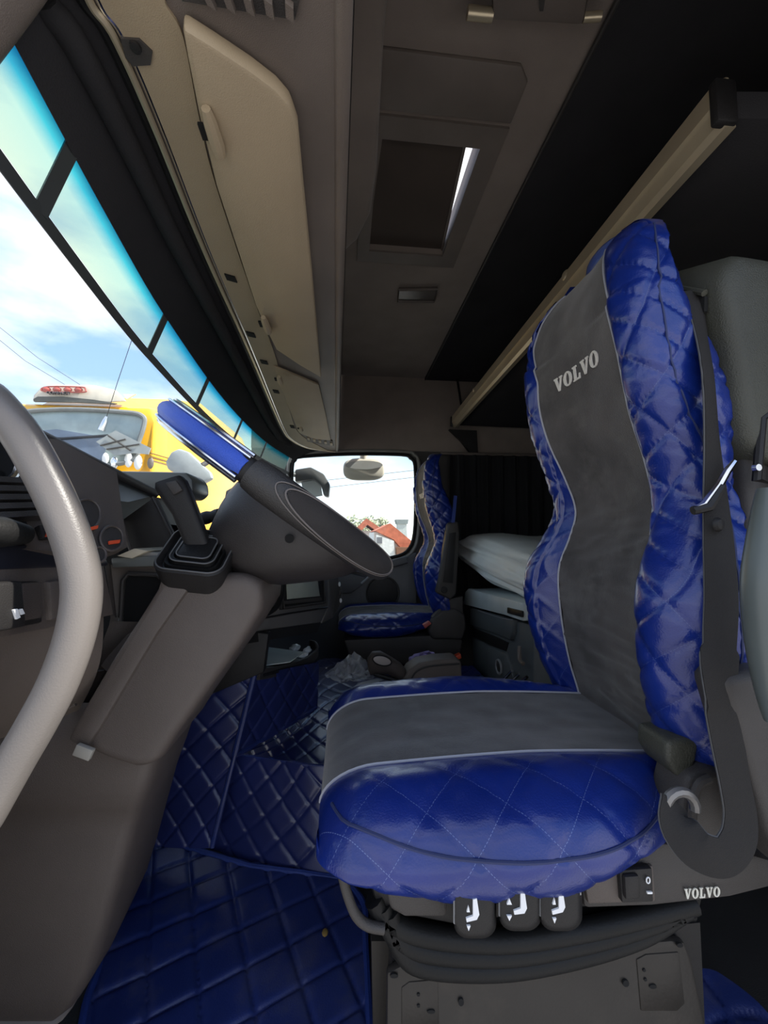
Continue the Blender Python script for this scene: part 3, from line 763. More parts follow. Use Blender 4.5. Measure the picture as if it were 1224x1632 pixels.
mk('clip', obox(c0, (0.0115, 0, -0.005), (0, 0.004, 0), (0.003, 0, 0.0075)), mat('pale_clip', (0.35, 0.33, 0.29), 0.5), sc0, bevel=0.0015)
# end cap at the far lower right corner of the shroud

# lever standing in a square rubber boot on the column
lv = thing('column_lever', 'black lever standing in a square ribbed boot on the steering column', 'lever', P(315, 900, Y=0.66))
bx = V((1, 0, -0.12)).normalized(); bz = V((0.12, -0.62, 0.78)).normalized(); bz = (bz - bx*bz.dot(bx)).normalized(); by = bz.cross(bx)
bc = P(316, 880, Y=0.655)
def sq(c, a, h, r):
    return [c + bz*h + bx*x + by*y for x, y in rrect(2*a, 2*a, r, 6)]
mk('collar', loft([sq(bc, 0.040, -0.075, 0.02), sq(bc, 0.050, -0.03, 0.024), sq(bc, 0.053, 0.002, 0.024), sq(bc, 0.049, 0.006, 0.022), sq(bc, 0.043, -0.004, 0.018)]), BLACK, lv)
mk('boot', loft([sq(bc, 0.043, -0.010, 0.018), sq(bc, 0.040, 0.004, 0.016), sq(bc, 0.037, 0.003, 0.016), sq(bc, 0.035, -0.004, 0.014), sq(bc, 0.032, 0.008, 0.013), sq(bc, 0.029, 0.008, 0.012), sq(bc, 0.027, 0.000, 0.011), sq(bc, 0.024, 0.011, 0.010), sq(bc, 0.020, 0.012, 0.009)]), RUBBER, lv, smooth=60)
for a_r, h_ in ((0.0500, 0.0060), (0.0335, 0.0085), (0.0255, 0.0115)):  # thin lighter grey rings stand in for edge highlights on collar and boot
    mk('boot_highlight', tube(sq(bc, a_r, h_, a_r*.42), 0.0012, 6, closed=True), mat('highlight_grey', (0.10, 0.10, 0.10), 0.35), lv)
l0 = P(322, 882, Y=0.665); l1_ = P(296, 815, Y=0.655); l2_ = P(274, 773, Y=0.65)
def lr(c, a, b):
    return [c + V((0.90, 0.1, 0.35)).normalized()*x*a + V((0, 1, 0))*y*b for x, y in rrect(2, 2, 0.5, 4)]
mk('lever_stem', loft([lr(l0, 0.017, 0.012), lr(l1_, 0.018, 0.013), lr(l1_.lerp(l2_, .6), 0.021, 0.014), lr(l2_, 0.022, 0.015), lr(l2_ + V((-.004, 0, 0.008)), 0.019, 0.012)]), BLACK, lv, smooth=50)
kt = P(276, 772, Y=0.634)
mk('thumb_button', slab([P(a, b, Y=0.633) for a, b in [(262, 769), (280, 765), (291, 781), (276, 789)]], (0, 0.006, 0)), DARK, lv, bevel=0.002)
# small stalk behind the housing
tag(mk('indicator_stalk', tube(cr([P(318, 828, Y=0.80), P(334, 824, Y=0.80), P(352, 822, Y=0.80)], 8), [0.010, 0.012, 0.013, 0.013, 0.011, 0.014, 0.015, 0.012], 12), BLACK), 'short black stalk between the lever and the steering column housing', 'stalk')

# pedestal below the column down to the floor
pd = thing('column_pedestal', 'large brown grey plastic pedestal below the steering column', 'pedestal', (-0.5, 0.80, 0.0))
rws = []
for py, xr, yd in [(1120, 265, .700), (1170, 258, .690), (1215, 247, .684), (1245, 238, .684), (1275, 228, .690), (1292, 222, .702), (1306, 217, .712), (1330, 209, .714), (1400, 190, .717), (1480, 168, .722), (1550, 146, .727), (1590, 128, .732), (1615, 112, .738), (1628, 95, .750)]:
    edge = P(xr, py, Y=yd); x0 = P(-110, py, Y=yd)
    r = [x0.lerp(edge, t) for t in (0, .25, .5, .7, .85, .93)]
    w = (edge-x0).length
    r += [edge + V((-0.012, 0.002, 0)), edge + V((-0.004, 0.010, 0)), edge + V((0, 0.025, 0)), edge + V((0.002, 0.08, 0)), edge + V((-0.01, 0.20, 0)), V((-0.70, edge.y + 0.22, edge.z))]
    rws.append(r)
mk('pedestal_shell', grid(rws), GREY, pd, smooth=60)
mk('foot_rim', tube([p + V((0, 0, -0.004)) for p in rws[-1][:11]], 0.005, 6), mat('pale_edge', (0.20, 0.17, 0.15), 0.6), pd)

# ------------------------------------------------------------------ grab handle (thick grey tube) by the open door
hp = [(-60, 585), (-10, 640), (32, 690), (72, 760), (104, 830), (126, 900), (130, 955), (118, 1020), (92, 1090), (58, 1155), (20, 1220), (-25, 1300), (-70, 1380)]
tag(mk('grab_handle', tube(cr([V((-.49, .385, 1.26)), V((-.46, .40, 1.235))] + [P(a, b, Y=0.42) for a, b in hp] + [V((-.42, .41, .42)), V((-.46, .405, .40))], 80), 0.0175, 18), mat('grey_handle', (0.150, 0.136, 0.126), 0.36, bump=0.10, bscale=600, var=0.06)),
    'thick curved grey grab handle by the open driver door', 'grab handle')

# ------------------------------------------------------------------ dashboard
da = thing('dashboard', 'dark curved dashboard with instruments, switches and centre screen', 'dashboard', (-0.5, 1.2, 0.5))
# driver side fascia: sloping plane with vents, switches and gauges
fo = P(0, 875, X=-0.335); fn_ = V((0.86, -0.10, 0.50)).normalized()
def FP(px, py, off=0.0): return Pn(px, py, fo + fn_*off, fn_)
fas = [(-70, 690), (90, 700), (186, 752), (203, 872), (165, 884), (-70, 868)]
mk('fascia', slab([FP(a, b) for a, b in fas], -fn_*0.02), GREY, da)
# hood over the instruments: lip, underside and dash top
lip = cr([P(-60, 655, X=-0.40), P(20, 682, X=-0.41), P(78, 708, X=-0.415), P(160, 748, X=-0.415), P(246, 790, X=-0.405)], 24)
und = cr([FP(-70, 700), FP(20, 712), FP(90, 745), FP(150, 790), FP(205, 800)], 24)
mk('hood_underside', grid([[a.lerp(b, j/4) for a, b in zip(lip, und)] for j in range(5)]), BLACK, da, recalc=False)
mk('hood_lip', tube([p + V((0, 0, 0.004)) for p in lip], 0.010, 10), DARK, da)
topb = [V((tab(p.y, WB) + 0.10, p.y, 0.92)) for p in lip]
mk('hood_top', grid([[a.lerp(b, j/6) + V((0, 0, 0.002*math.sin(math.pi*j/6))) for a, b in zip([q + V((0,0,.006)) for q in lip], topb)] for j in range(7)]), DARK, da, recalc=False)
# dash top running on to the passenger side
a_ = [(0.36, -0.42, 0.93), (0.88, -0.41, 0.93), (1.1, -0.36, 0.915), (1.4, -0.22, 0.885), (1.7, -0.12, 0.87), (2.1, -0.22, 0.87), (2.58, -0.26, 0.87)]
A = cr([V((x, y, z)) for y, x, z in a_], 50)
rw = []
for j in range(8):
    t = j/7
    rw.append([p.lerp(V((tab(p.y, WB) + 0.03, p.y, min(p.z, 0.90))), t) + V((0, 0, 0.015*math.sin(math.pi*t))) for p in A])
mk('dash_top', grid(rw), DARK, da, recalc=False)
mk('dash_front', grid([[p + V((0.0 + 0.02*j, 0, -0.06*j)) for p in A[22:]] for j in range(3)] + [[V((p.x + 0.02 - 0.25*(j/4), p.y, p.z - 0.15 - 0.25*j/4)) for p in A[22:]] for j in range(1, 5)]), DARK, da, recalc=False)
mk('dash_core', box((-0.74, 0.84, 0.45), (-0.455, 1.25, 0.995)), BLACK, da)
mk('end_panel', slab([V((x, .385, z)) for x, z in [(-.80, .02), (-.56, .02), (-.48, .30), (-.40, .55), (-.365, .75), (-.375, .90), (-.43, 1.02), (-.52, 1.02), (-.64, .93), (-.80, .72)]], (0, .022, 0)), LGREY, da, bevel=.006)
# raised block on the dash top (speaker pod)
mk('dash_pod', slab([P(a, b, Y=1.0) for a, b in [(186, 750), (296, 752), (306, 764), (308, 782), (296, 792), (250, 790)]], (0, 0.12, 0)), mat('pod_grey', (0.10, 0.105, 0.10), 0.35), da, bevel=0.008)
# side panel of the instrument cowl
mk('cowl_side', slab([P(a, b, Y=0.80) for a, b in [(192, 830), (245, 792), (292, 890), (212, 892)]], (0, 0.02, 0)), DARK, da, bevel=0.003)
mk('cowl_edge', tube([P(192, 822, Y=0.79), P(202, 858, Y=0.79), P(214, 890, Y=0.79)], 0.004, 8), LGREY, da)
mk('cowl_edge', tube([P(243, 792, Y=0.795), P(268, 840, Y=0.795), P(293, 888, Y=0.795)], 0.003, 8), DARK, da)
# round air vent and slatted vent at the door end
vt = mk('air_vent', slab([FP(a, b, 0.004) for a, b in [(-60, 735), (8, 752), (50, 850), (48, 862), (-60, 862)]], -fn_*0.012), BLACK, da)
for k in range(5):
    mk('louvre', obox(FP(-5 + 5*k, 768 + 14*k, 0.010), (FP(30, 790)-FP(0, 790)).normalized()*0.045, (FP(20, 820)-FP(10, 790)).normalized()*0.0035, fn_*0.006), DARK, vt)
mk('vent_wheel', tube([FP(-40, 845, 0.016), FP(0, 848, 0.018), FP(40, 852, 0.016)], [0.013, 0.015, 0.010], 14), RUBBER, vt)
mk('vent_ring', tube([FP(-15 + 44*math.cos(t), 738 + 38*math.sin(t), 0.006) for t in (2*math.pi*i/30 for i in range(30))], 0.004, 8, closed=True), CHROME, da)
mk('vent_disc', slab([FP(-15 + 42*math.cos(t), 738 + 36*math.sin(t), 0.004) for t in (2*math.pi*i/24 for i in range(24))], -fn_*0.004), HOLE, da)
# icon marks and slim switch on the fascia
for px, py, w, h in [(26, 772, 12, 5), (36, 784, 8, 6), (17, 712, 6, 10)]:
    mk('icon', slab([FP(px-w/2, py-h/2, .003), FP(px+w/2, py-h/2, .003), FP(px+w/2, py+h/2, .003), FP(px-w/2, py+h/2, .003)], -fn_*0.002), WHITE, da, smooth=0)
mk('rocker', slab([FP(a, b, 0.006) for a, b in [(36, 795), (48, 796), (62, 822), (52, 824)]], -fn_*0.006), DARK, da, bevel=0.0015)
hz = mk('hazard_switch', slab([FP(a, b, 0.007) for a, b in [(62, 836), (84, 836), (92, 856), (70, 857)]], -fn_*0.007), BLACK, da, bevel=0.0015)
mk('hazard_mark', slab([FP(a, b, 0.009) for a, b in [(78, 840), (84, 854), (74, 854)]], -fn_*0.003), mat('orange_red', (0.75, 0.09, 0.03), 0.5), hz, smooth=0)
# gauges with red pointers
for cx, cy, r in [(138, 820, 22), (178, 858, 18), (158, 884, 11)]:
    g = mk('gauge', slab([FP(cx + r*math.cos(t), cy + r*math.sin(t)*1.1, .004) for t in (2*math.pi*i/28 for i in range(28))], -fn_*0.004), DARK, da, smooth=0)
    mk('gauge_ring', tube([FP(cx + r*math.cos(t), cy + r*math.sin(t)*1.1, .005) for t in (2*math.pi*i/28 for i in range(28))], 0.0016, 6, closed=True), GREY, g)
for pts in ([(140, 841), (157, 837), (156, 842), (141, 846)], [(174, 862), (192, 860), (191, 865), (175, 867)]):
    mk('pointer', slab([FP(a, b, .008) for a, b in pts], -fn_*0.002), MATS['orange_red'], da, smooth=0)
# dark band and switch panel beneath, facing the driver
XP = -0.332
mk('dark_band', slab([P(a, b, X=XP) for a, b in [(-70, 862), (60, 868), (168, 884), (176, 902), (-70, 912)]], (-0.03, 0, 0)), mat('navy_black', (0.012, 0.013, 0.020), 0.3), da, bevel=0.004)
sp = mk('switch_panel', slab([P(a, b, X=XP-0.002) for a, b in [(-70, 903), (166, 897), (183, 980), (-70, 1032)]], (-0.04, 0, 0)), GREY, da, bevel=0.004)
def switch(px, py, w, h, off, m_):
    return mk('switch', slab([P(px + a*w, py + b*h, X=XP + off) for a, b in [(-.5, -.5), (.42, -.55), (.55, .40), (-.38, .5)]], (-0.02, 0, 0)), m_, sp, bevel=0.004)
mk('switch_bezel', slab([P(a, b, X=XP+0.001) for a, b in [(-70, 930), (58, 926), (70, 992), (-70, 1022)]], (-0.02, 0, 0)), BLACK, sp, bevel=0.003)
switch(52, 960, 36, 62, 0.003, GREY)
sb = switch(16, 968, 52, 78, 0.016, BLACK)
for q in ([(22, 972), (28, 970), (33, 984), (27, 987)], [(30, 972), (36, 970), (40, 978), (34, 980)]):
    mk('switch_mark', slab([P(a, b, X=XP+0.018) for a, b in q], (-0.003, 0, 0)), WHITE, sb, smooth=0)
switch(94, 958, 28, 64, 0.005, GREY)
switch(148, 950, 26, 58, 0.004, GREY)
# knee panels below
kp = cr([P(-80, 1030, X=-0.345), P(60, 1003, X=-0.345), P(165, 980, X=-0.35)], 14)
kb = cr([P(-80, 1200, Y=0.62), P(40, 1165, Y=0.66), P(125, 1132, Y=0.70)], 14)
kn = mk('knee_panel', grid([[a.lerp(b, j/10) + V((0.018*math.sin(math.pi*j/10), -0.01*math.sin(math.pi*j/10), 0)) for a, b in zip(kp, kb)] for j in range(11)]), LGREY, da, recalc=False, smooth=180)
k2a = cr([P(176, 990, Y=0.70), P(160, 1030, Y=0.695), P(135, 1070, Y=0.69), P(100, 1150, Y=0.70), P(60, 1215, Y=0.70)], 16)
k2b = cr([P(266, 992, Y=0.72), P(245, 1020, Y=0.76), P(225, 1050, Y=0.80), P(180, 1120, Y=0.80), P(140, 1200, Y=0.80)], 16)
mk('column_panel', grid([[a.lerp(b, j/6) for a, b in zip(k2a, k2b)] for j in range(7)]), GREY, da, recalc=False)
mk('panel_rib', tube([P(100, 1131, Y=0.675), P(121, 1122, Y=0.675)], 0.003, 8), LGREY, da)
mk('panel_seam', tube([P(60, 1052, Y=0.585), P(130, 1072, Y=0.64), P(165, 1068, Y=0.66)], 0.0018, 6), BLACK, da)
# ledge with open pocket between switches and column
mk('ledge', slab([P(a, b, Y=0.70) for a, b in [(176, 889), (275, 884), (275, 902), (178, 905)]], (0, 0.14, 0)), mat('ledge_grey', (0.17, 0.18, 0.17), 0.4), da, bevel=0.003)
mk('pocket', slab([P(a, b, Y=0.712) for a, b in [(196, 925), (205, 914), (250, 916), (268, 930), (262, 992), (192, 992)]], (0, 0.004, 0)), HOLE, da)
mk('pocket_rim', tube([P(a, b, Y=0.709) for a, b in [(192, 992), (196, 925), (205, 914), (250, 916), (268, 930)]], 0.004, 8), DARK, da)
mk('pocket_face', slab([P(a, b, Y=0.716) for a, b in [(172, 900), (275, 900), (265, 1010), (190, 1090), (160, 1060), (176, 985)]], (0, 0.01, 0)), LGREY, da)
mk('panel_side', grid([[P(166, 897, X=-0.335), P(172, 930, X=-0.335), P(180, 980, X=-0.335)], [P(176, 898, Y=0.712), P(180, 930, Y=0.712), P(186, 985, Y=0.712)]]), GREY, da, recalc=False)
# folded papers on the ledge
for i, (pts, m_) in enumerate([([(186, 886), (214, 874), (236, 878), (210, 890)], mat('cream_paper', (0.62, 0.55, 0.42), 0.8)), ([(206, 888), (232, 879), (270, 884), (268, 890)], mat('grey_paper', (0.35, 0.33, 0.30), 0.7))]):
    a = [P(x, y, Y=0.695 + 0.012*i) for x, y in pts]
    tag(mk('folded_paper', slab(a, (0, 0.10, 0.0)), m_, bevel=0.001), ['cream folded paper on the grey ledge beside the lever', 'crumpled grey sachet on the ledge beside the lever'][i], 'paper')

# ------------------------------------------------------------------ centre stack with screen
CONS = mat('console_charcoal', (0.125, 0.118, 0.112), 0.5, bump=.3, bscale=800)
cs = thing('centre_console', 'dark centre console with a small grey screen angled to the driver', 'console', (-0.2, 1.45, 0.45))
q0 = P(395, 930, Y=1.12); q1 = P(522, 930, Y=1.60)
cn = V((q1.y-q0.y, -(q1.x-q0.x), 0)).normalized()
cn = (cn + V((0, 0, 0.10))).normalized()
def CP(px, py, off=0.0): return Pn(px, py, q0 + cn*off, cn)
mk('stack_face', slab([CP(a, b) for a, b in [(370, 880), (522, 872), (524, 965), (512, 992), (370, 1012)]], -cn*0.06), CONS, cs, bevel=0.006)
mk('stack_side', slab([CP(520, 872, -.001), P(537, 880, Y=1.74), P(540, 925, Y=1.74), P(546, 945, Y=1.74), P(543, 965, Y=1.74), P(530, 985, Y=1.74), CP(513, 994, -.001), CP(523, 965, -.001)], (-0.06, 0.02, 0)), CONS, cs, bevel=0.004)
sf = mk('screen_frame', slab([CP(a, b, 0.012) for a, b in [(446, 906), (517, 896), (519, 962), (450, 972)]], -cn*0.02), BLACK, cs, bevel=0.003)
for ring in ([(448, 908), (515, 899), (518, 960), (452, 969)],):
    mk('bezel', tube([CP(a, b, 0.013) for a, b in ring], 0.004, 8, closed=True), DARK, sf)
mk('screen', slab([CP(a, b, 0.016) for a, b in [(457, 918), (505, 915), (510, 950), (459, 955)]], -cn*0.004), mat('screen_grey', (0.36, 0.39, 0.33), 0.25), sf, bevel=0.001)
mk('screen_foot', slab([CP(a, b, 0.016) for a, b in [(453, 958), (512, 952), (514, 957), (454, 963)]], -cn*0.004), DARK, sf)
mk('knob', lathe(CP(454, 927, 0.014), cn, [(0.0, 0.0), (0.009, 0.0), (0.008, 0.010), (0.0, 0.011)], 14), BLACK, sf)
mk('groove', tube([CP(395, 990, .002), CP(460, 978, .002), CP(522, 968, .002)], 0.003, 6), BLACK, cs)
for px, py, r in [(431, 953, .006), (421, 958, .005), (412, 970, .005)]:
    mk('button', lathe(CP(px, py, .0), cn, [(0.0, 0.0), (r, 0.0), (r, 0.006), (0.0, 0.006)], 12), WHITE, cs)
mk('cable', tube(cr([CP(400, 985, .02), CP(425, 978, .03), CP(444, 962, .03), CP(450, 930, .02), CP(446, 905, .02)], 20), 0.008, 8), RUBBER, cs)
mk('knob_panel', slab([CP(a, b, 0.006) for a, b in [(402, 905), (440, 900), (444, 950), (405, 975)]], -cn*0.01), BLACK, cs, bevel=0.002)
for px, py in [(541, 931), (543, 957), (542, 945)]:
    mk('end_button', ellip(P(px, py, Y=1.72), 0.006, 0.01, 0.010, 10, 8), WHITE if py != 945 else DARK, cs)
mk('lower_fascia', slab([CP(a, b, -0.004) for a, b in [(370, 1008), (512, 992), (505, 1008), (440, 1018), (370, 1030)]], -cn*0.05), BLACK, cs)
mk('kick_plate', slab([P(a, b, Y=1.15) for a, b in [(330, 1000), (428, 1010), (420, 1072), (330, 1110)]], (0.0, 0.04, 0)), BLACK, cs, bevel=0.004)

# open tray under the console with papers
tr = thing('console_tray', 'open black tray of papers below the centre console', 'tray', P(465, 1070, Y=1.35))
ta, tb = P(415, 1080, Y=1.22), P(500, 1058, Y=1.56)
mk('tray_floor', slab([ta, tb, tb + V((-0.16, 0.10, 0.0)), ta + V((-0.20, 0.05, 0.0))], (0, 0, 0.01)), BLACK, tr)
mk('tray_lip', sweep(cr([P(412, 1074, Y=1.22), P(450, 1068, Y=1.36), P(485, 1056, Y=1.50), P(504, 1042, Y=1.58), P(503, 1030, Y=1.62), P(495, 1027, Y=1.70)], 24), rrect(0.035, 0.012, 0.005), (0, 0, 1)), DARK, tr)
tag(mk('paper_sheet', slab([P(418, 1062, Y=1.28), P(462, 1056, Y=1.36), P(484, 1040, Y=1.55), P(424, 1032, Y=1.62)], (0, 0, 0.003)), mat('pale_green_paper', (0.72, 0.76, 0.68), 0.8)), 'pale sheet of paper in the black tray under the console', 'paper')
for i, (a, b, yy, r) in enumerate([(470, 1032, 1.62, .022), (490, 1036, 1.6, .018), (482, 1044, 1.55, .02)]):
    vf = ellip(P(a, b, Y=yy), r, r*1.3, r*.5, 12, 8)
    vf = ([p + V((noise.noise(p*60), noise.noise(p*60 + V((9,9,9))), noise.noise(p*60 + V((5,1,7)))))*0.008 for p in vf[0]], vf[1])
    tag(mk('crumpled_wrapper', vf, mat('white_wrapper', (0.85, 0.85, 0.82), 0.35), smooth=0), ['white wrapper at the back of the console tray', 'small white wrapper by the curled end of the console tray', 'white wrapper on the front lip of the console tray'][i], 'wrapper')

# ------------------------------------------------------------------ floor mat and tunnel mat
fm = thing('floor_mat', 'blue quilted floor mat in front of the driver seat', 'floor mat', (-0.2, 0.9, 0.004))
L_ = [P(a, b, Z=0.012) for a, b in [(118, 1700), (130, 1640), (140, 1590), (156, 1550), (160, 1530), (178, 1470), (195, 1400), (205, 1340)]]
L_ = [V((p.x, p.y, 0.012)) for p in L_]
Rr = [V((0.050, p.y, 0.012)) for p in [P(592, y, Z=0.012) for y in (1760, 1690, 1632, 1580, 1540, 1490, 1440)]] + [P(548, 1402, Z=0.012)]
(vf, uvs) = patch(L_, Rr, 150, 130)
vs, fs = vf
vs = [V((p.x, p.y, 0.010 + quilt(p.x*0.93 - p.y*0.36, p.y*0.93 + p.x*0.36, 0.125, 0.008, 0.08) + 0.002*noise.noise(V((p.x*9, p.y*9, 0))))) for p in vs]
mk('quilted_top', (vs, fs), MATB, fm, smooth=180)
rim_ = cr(L_, 40) + [L_[-1].lerp(Rr[-1], t) for t in (.25, .5, .75)] + cr(Rr, 40)[::-1]
rim_[40:43] = [P(a, b, Z=0.014) for a, b in [(300, 1352), (400, 1382), (480, 1392)]]
mk('binding', tube([p + V((0, 0, .002)) for p in rim_], 0.0075, 8), mat('blue_binding', (0.02, 0.045, 0.22), 0.55, bump=0.5, bscale=600), fm)
# strip across the head of the mat to the tunnel foot
tag(mk('dried_leaf', ellip(P(518, 1486, Z=0.026), 0.007, 0.010, 0.003, 8, 6), mat('ochre', (0.30, 0.19, 0.05), 0.8)), 'small ochre crumb on the blue floor mat', 'crumb')

tm = thing('tunnel_mat', 'navy quilted cover over the engine tunnel between the seats', 'tunnel cover', (0.0, 1.6, 0.0))
T0 = [P(a, b, Z=0.24) for a, b in [(374, 1203), (450, 1212), (525, 1222)]]
xr = 0.66
near_top = [T0[0], T0[1], T0[2], V((0.30, 1.16, 0.235)), V((xr, 1.16, 0.23))]
S0 = [P(a, b, Z=0.005) for a, b in [(338, 1352), (440, 1384), (560, 1406)]]
near_bot = [S0[0], S0[1], S0[2], V((0.30, 1.02, 0.005)), V((xr, 1.02, 0.005))]
(vf, uvs) = patch(near_top, near_bot, 170, 60, q=(0.095, 0.007), nrm=(0, -1, .5))
mk('side_panel', vf, MATT, tm, smooth=180)
far_top = [P(503, 1130, Z=0.24), V((0.10, 2.02, 0.24)), V((xr, 2.02, 0.23))]
(vf, uvs) = patch([T0[0], T0[2], V((0.30, 1.16, .235)), V((xr, 1.16, .23))], [P(503, 1128, Z=0.24), P(512, 1052, Z=0.24), V((0.30, 2.00, .235)), V((xr, 2.00, .23))], 230, 210, q=(0.105, 0.0055), nrm=(0, 0, 1))
mk('top_panel', vf, MATT, tm, smooth=180)
mk('edge_binding', tube(cr(near_top, 30), 0.006, 8), MATB, tm)
# raised front hump: side facing the footwell and back facing the seats
hs_t = [P(225, 1120, Y=1.20), P(300, 1100, Y=1.20), P(400, 1082, Y=1.22)]
hs_b = [P(205, 1343, Y=1.20), P(270, 1350, Y=1.175), P(338, 1350, Y=1.13)]
(vf, uvs) = patch([P(190, 1090, Y=1.21), P(290, 1080, Y=1.21), P(405, 1075, Y=1.22)], [P(190, 1338, Y=1.20), P(265, 1348, Y=1.17), P(338, 1350, Y=1.13)], 100, 120, q=(0.095, 0.007), nrm=(0.2, -1, 0))
mk('hump_side', vf, MATT, tm, smooth=180)
(vf, uvs) = patch([P(372, 1208, Y=1.17), P(405, 1075, Y=1.22)], [P(503, 1132, Y=1.50), P(506, 1055, Y=1.56)], 90, 110, q=(0.095, 0.008), nrm=(1, -.5, 0))
mk('hump_back', vf, MATT, tm, smooth=180)
mk('hump_seam', tube([P(338, 1350, Y=1.125), P(356, 1275, Y=1.145), P(374, 1203, Y=1.165), P(440, 1165, Y=1.32), P(503, 1128, Y=1.49)], 0.007, 8), MATB, tm)
mk('hump_seam', tube([P(374, 1203, Y=1.160), P(390, 1138, Y=1.185), P(405, 1075, Y=1.212)], 0.009, 8), MATB, tm)

# ------------------------------------------------------------------ driver seat: base, belt tower, belt, armrest
bpan = mk('seat_pan', slab([P(a, b, Y=0.53) for a, b in [(588, 1408), (640, 1380), (1120, 1340), (1195, 1385), (1195, 1425), (925, 1452), (720, 1478), (600, 1455)]], (0, 0.40, 0)), BLACK, ds, bevel=0.010)
val = mk('valance', slab([P(a, b, Y=0.50) for a, b in [(925, 1392), (1060, 1345), (1190, 1360), (1260, 1380), (1260, 1408), (1165, 1432), (1040, 1446), (932, 1450)]], (0, 0.04, 0)), DARK, ds, bevel=0.006)
mk('tilt_cover', slab([P(a, b, Y=0.505) for a, b in [(610, 1400), (716, 1422), (713, 1464), (645, 1464), (622, 1452)]], (0, 0.03, 0)), DARK, ds, bevel=0.006)
mk('switch_plate', slab([P(a, b, Y=0.495) for a, b in [(930, 1396), (1042, 1380), (1046, 1438), (938, 1442)]], (0, 0.01, 0)), GREY, val, bevel=0.003)
swh = mk('rocker_switch', slab([P(a, b, Y=0.488) for a, b in [(988, 1388), (1040, 1384), (1042, 1438), (992, 1440)]], (0, 0.01, 0)), BLACK, val, bevel=0.002)
mk('rocker', slab([P(a, b, Y=0.482) for a, b in [(996, 1398), (1020, 1396), (1022, 1434), (998, 1436)]], (0.0, 0.008, 0)), BLACK, swh, bevel=0.003)
oc_ = P(1033, 1403, Y=0.486)
mk('switch_mark', tube([oc_ + V((.0024*math.cos(t), 0, .0036*math.sin(t))) for t in (2*math.pi*i/16 for i in range(16))], .0008, 5, closed=True), WHITE, swh)
mk('switch_mark', slab([P(a, b, Y=0.486) for a, b in [(1032, 1422), (1040, 1422), (1040, 1425), (1032, 1425)]], (0, .002, 0)), WHITE, swh, smooth=0)
vo, vx = P(1090, 1432, Y=0.4985), P(1147, 1428, Y=0.4985)
vup = (P(1118, 1415, Y=0.4985) - P(1118, 1431, Y=0.4985))
for vf in lettering('VOLVO', lambda u, v, w: vo + (vx-vo)*u + vup*v + V((0, -.0012*w, 0))):
    mk('letter', vf, mat('pale_print', (0.62, 0.60, 0.52), 0.5), val, smooth=0)
# three adjusting paddles with seat symbols
for k, (cx, cy) in enumerate([(756, 1462), (828, 1450), (893, 1450)]):
    rg = []
    for s_, yy in [(0.86, .520), (1.0, .505), (1.0, .478), (0.93, .470), (0.80, .468)]:
        rg.append([P(cx + x*s_ + (yy-.47)*60, cy - 8 + y*s_, Y=yy) for x, y in rrect(66, 84, 24, 6)])
    pdl = mk('paddle', loft(rg), BLACK, ds, smooth=50)
    mk('paddle_rim', tube([P(cx + x, cy - 8 + y, Y=.473) for x, y in rrect(63, 80, 23, 6)][13:], 0.0016, 6), mat('satin_grey', (0.25, 0.25, 0.25), 0.35), pdl)
    sy = [[(-2, -26), (4, -28), (8, -2), (4, 6), (-12, 10), (-13, 4), (-2, 0)], [(-12, -6), (-7, -6), (-9, -16)], [(-12, 16), (-6, 16), (-9, 24)]]
    if k == 1: sy = [[(2, -26), (8, -28), (12, 0), (8, 8), (-8, 10), (-9, 4), (2, 0)], [(-20, -6), (-12, -6), (-16, -16)], [(-20, 12), (-12, 12), (-16, 20)]]
    for q in sy: mk('symbol', slab([P(cx + a, cy - 2 + b, Y=0.466) for a, b in q], (0, .003, 0)), WHITE, pdl, smooth=0)
# bellows under the pan
for k in range(5):
    dy = 12*k; yy = 0.535 + 0.012*(k % 2)
    pts = [(596 + 6*k, 1432 + dy*.4), (618 + 5*k, 1466 + dy*.9), (680, 1490 + dy), (800, 1500 + dy*.9), (920, 1484 + dy*.8), (1020, 1462 + dy*.6), (1105 - 6*k, 1440 + dy*.3)]
    mk('bellows_fold', tube(cr([P(a, b, Y=yy) for a, b in pts], 36), 0.013, 10), RUBBER, ds)
mk('bellows_core', slab([P(a, b, Y=0.56) for a, b in [(610, 1440), (1120, 1420), (1110, 1470), (900, 1520), (650, 1540)]], (0, 0.34, 0)), RUBBER, ds)
# steel base plate with punched holes
bp_ = mk('base_plate', slab([P(a, b, Y=0.545) for a, b in [(617, 1552), (640, 1540), (1070, 1500), (1092, 1503), (1104, 1535), (1130, 1660), (1150, 1800), (1160, 2150), (612, 2150)]], (0, 0.012, 0)), METAL, ds, bevel=0.004)
mk('base_body', box((P(625, 1600, Y=.56).x, .558, 0.0), (P(1120, 1600, Y=.56).x, .92, .335)), BLACK, ds)
for q in ([(640, 1575), (652, 1566), (698, 1562), (700, 1640), (640, 1650)], [(1015, 1530), (1030, 1522), (1082, 1518), (1092, 1600), (1080, 1612), (1022, 1612)]):
    mk('pressed_pad', slab([P(a, b, Y=0.5435) for a, b in q], (0, .004, 0)), METAL, bp_, bevel=0.0015)
for a, b, w, h in [(667, 1586, 5, 5), (667, 1604, 5, 5), (687, 1613, 13, 6), (735, 1598, 9, 12), (628, 1556, 13, 7), (1027, 1547, 5, 5), (1029, 1562, 5, 5), (1041, 1573, 12, 7), (998, 1568, 10, 11), (1084, 1507, 10, 7)]:
    mk('hole', slab([P(a + w/2*math.cos(t), b + h/2*math.sin(t), Y=0.542) for t in (2*math.pi*i/12 for i in range(12))], (0, .002, 0)), HOLE, bp_, smooth=0)
mk('side_rail', slab([P(a, b, Y=0.60) for a, b in [(592, 1500), (622, 1500), (618, 1545), (612, 1700), (596, 1700)]], (0, .02, 0)), METAL, ds)
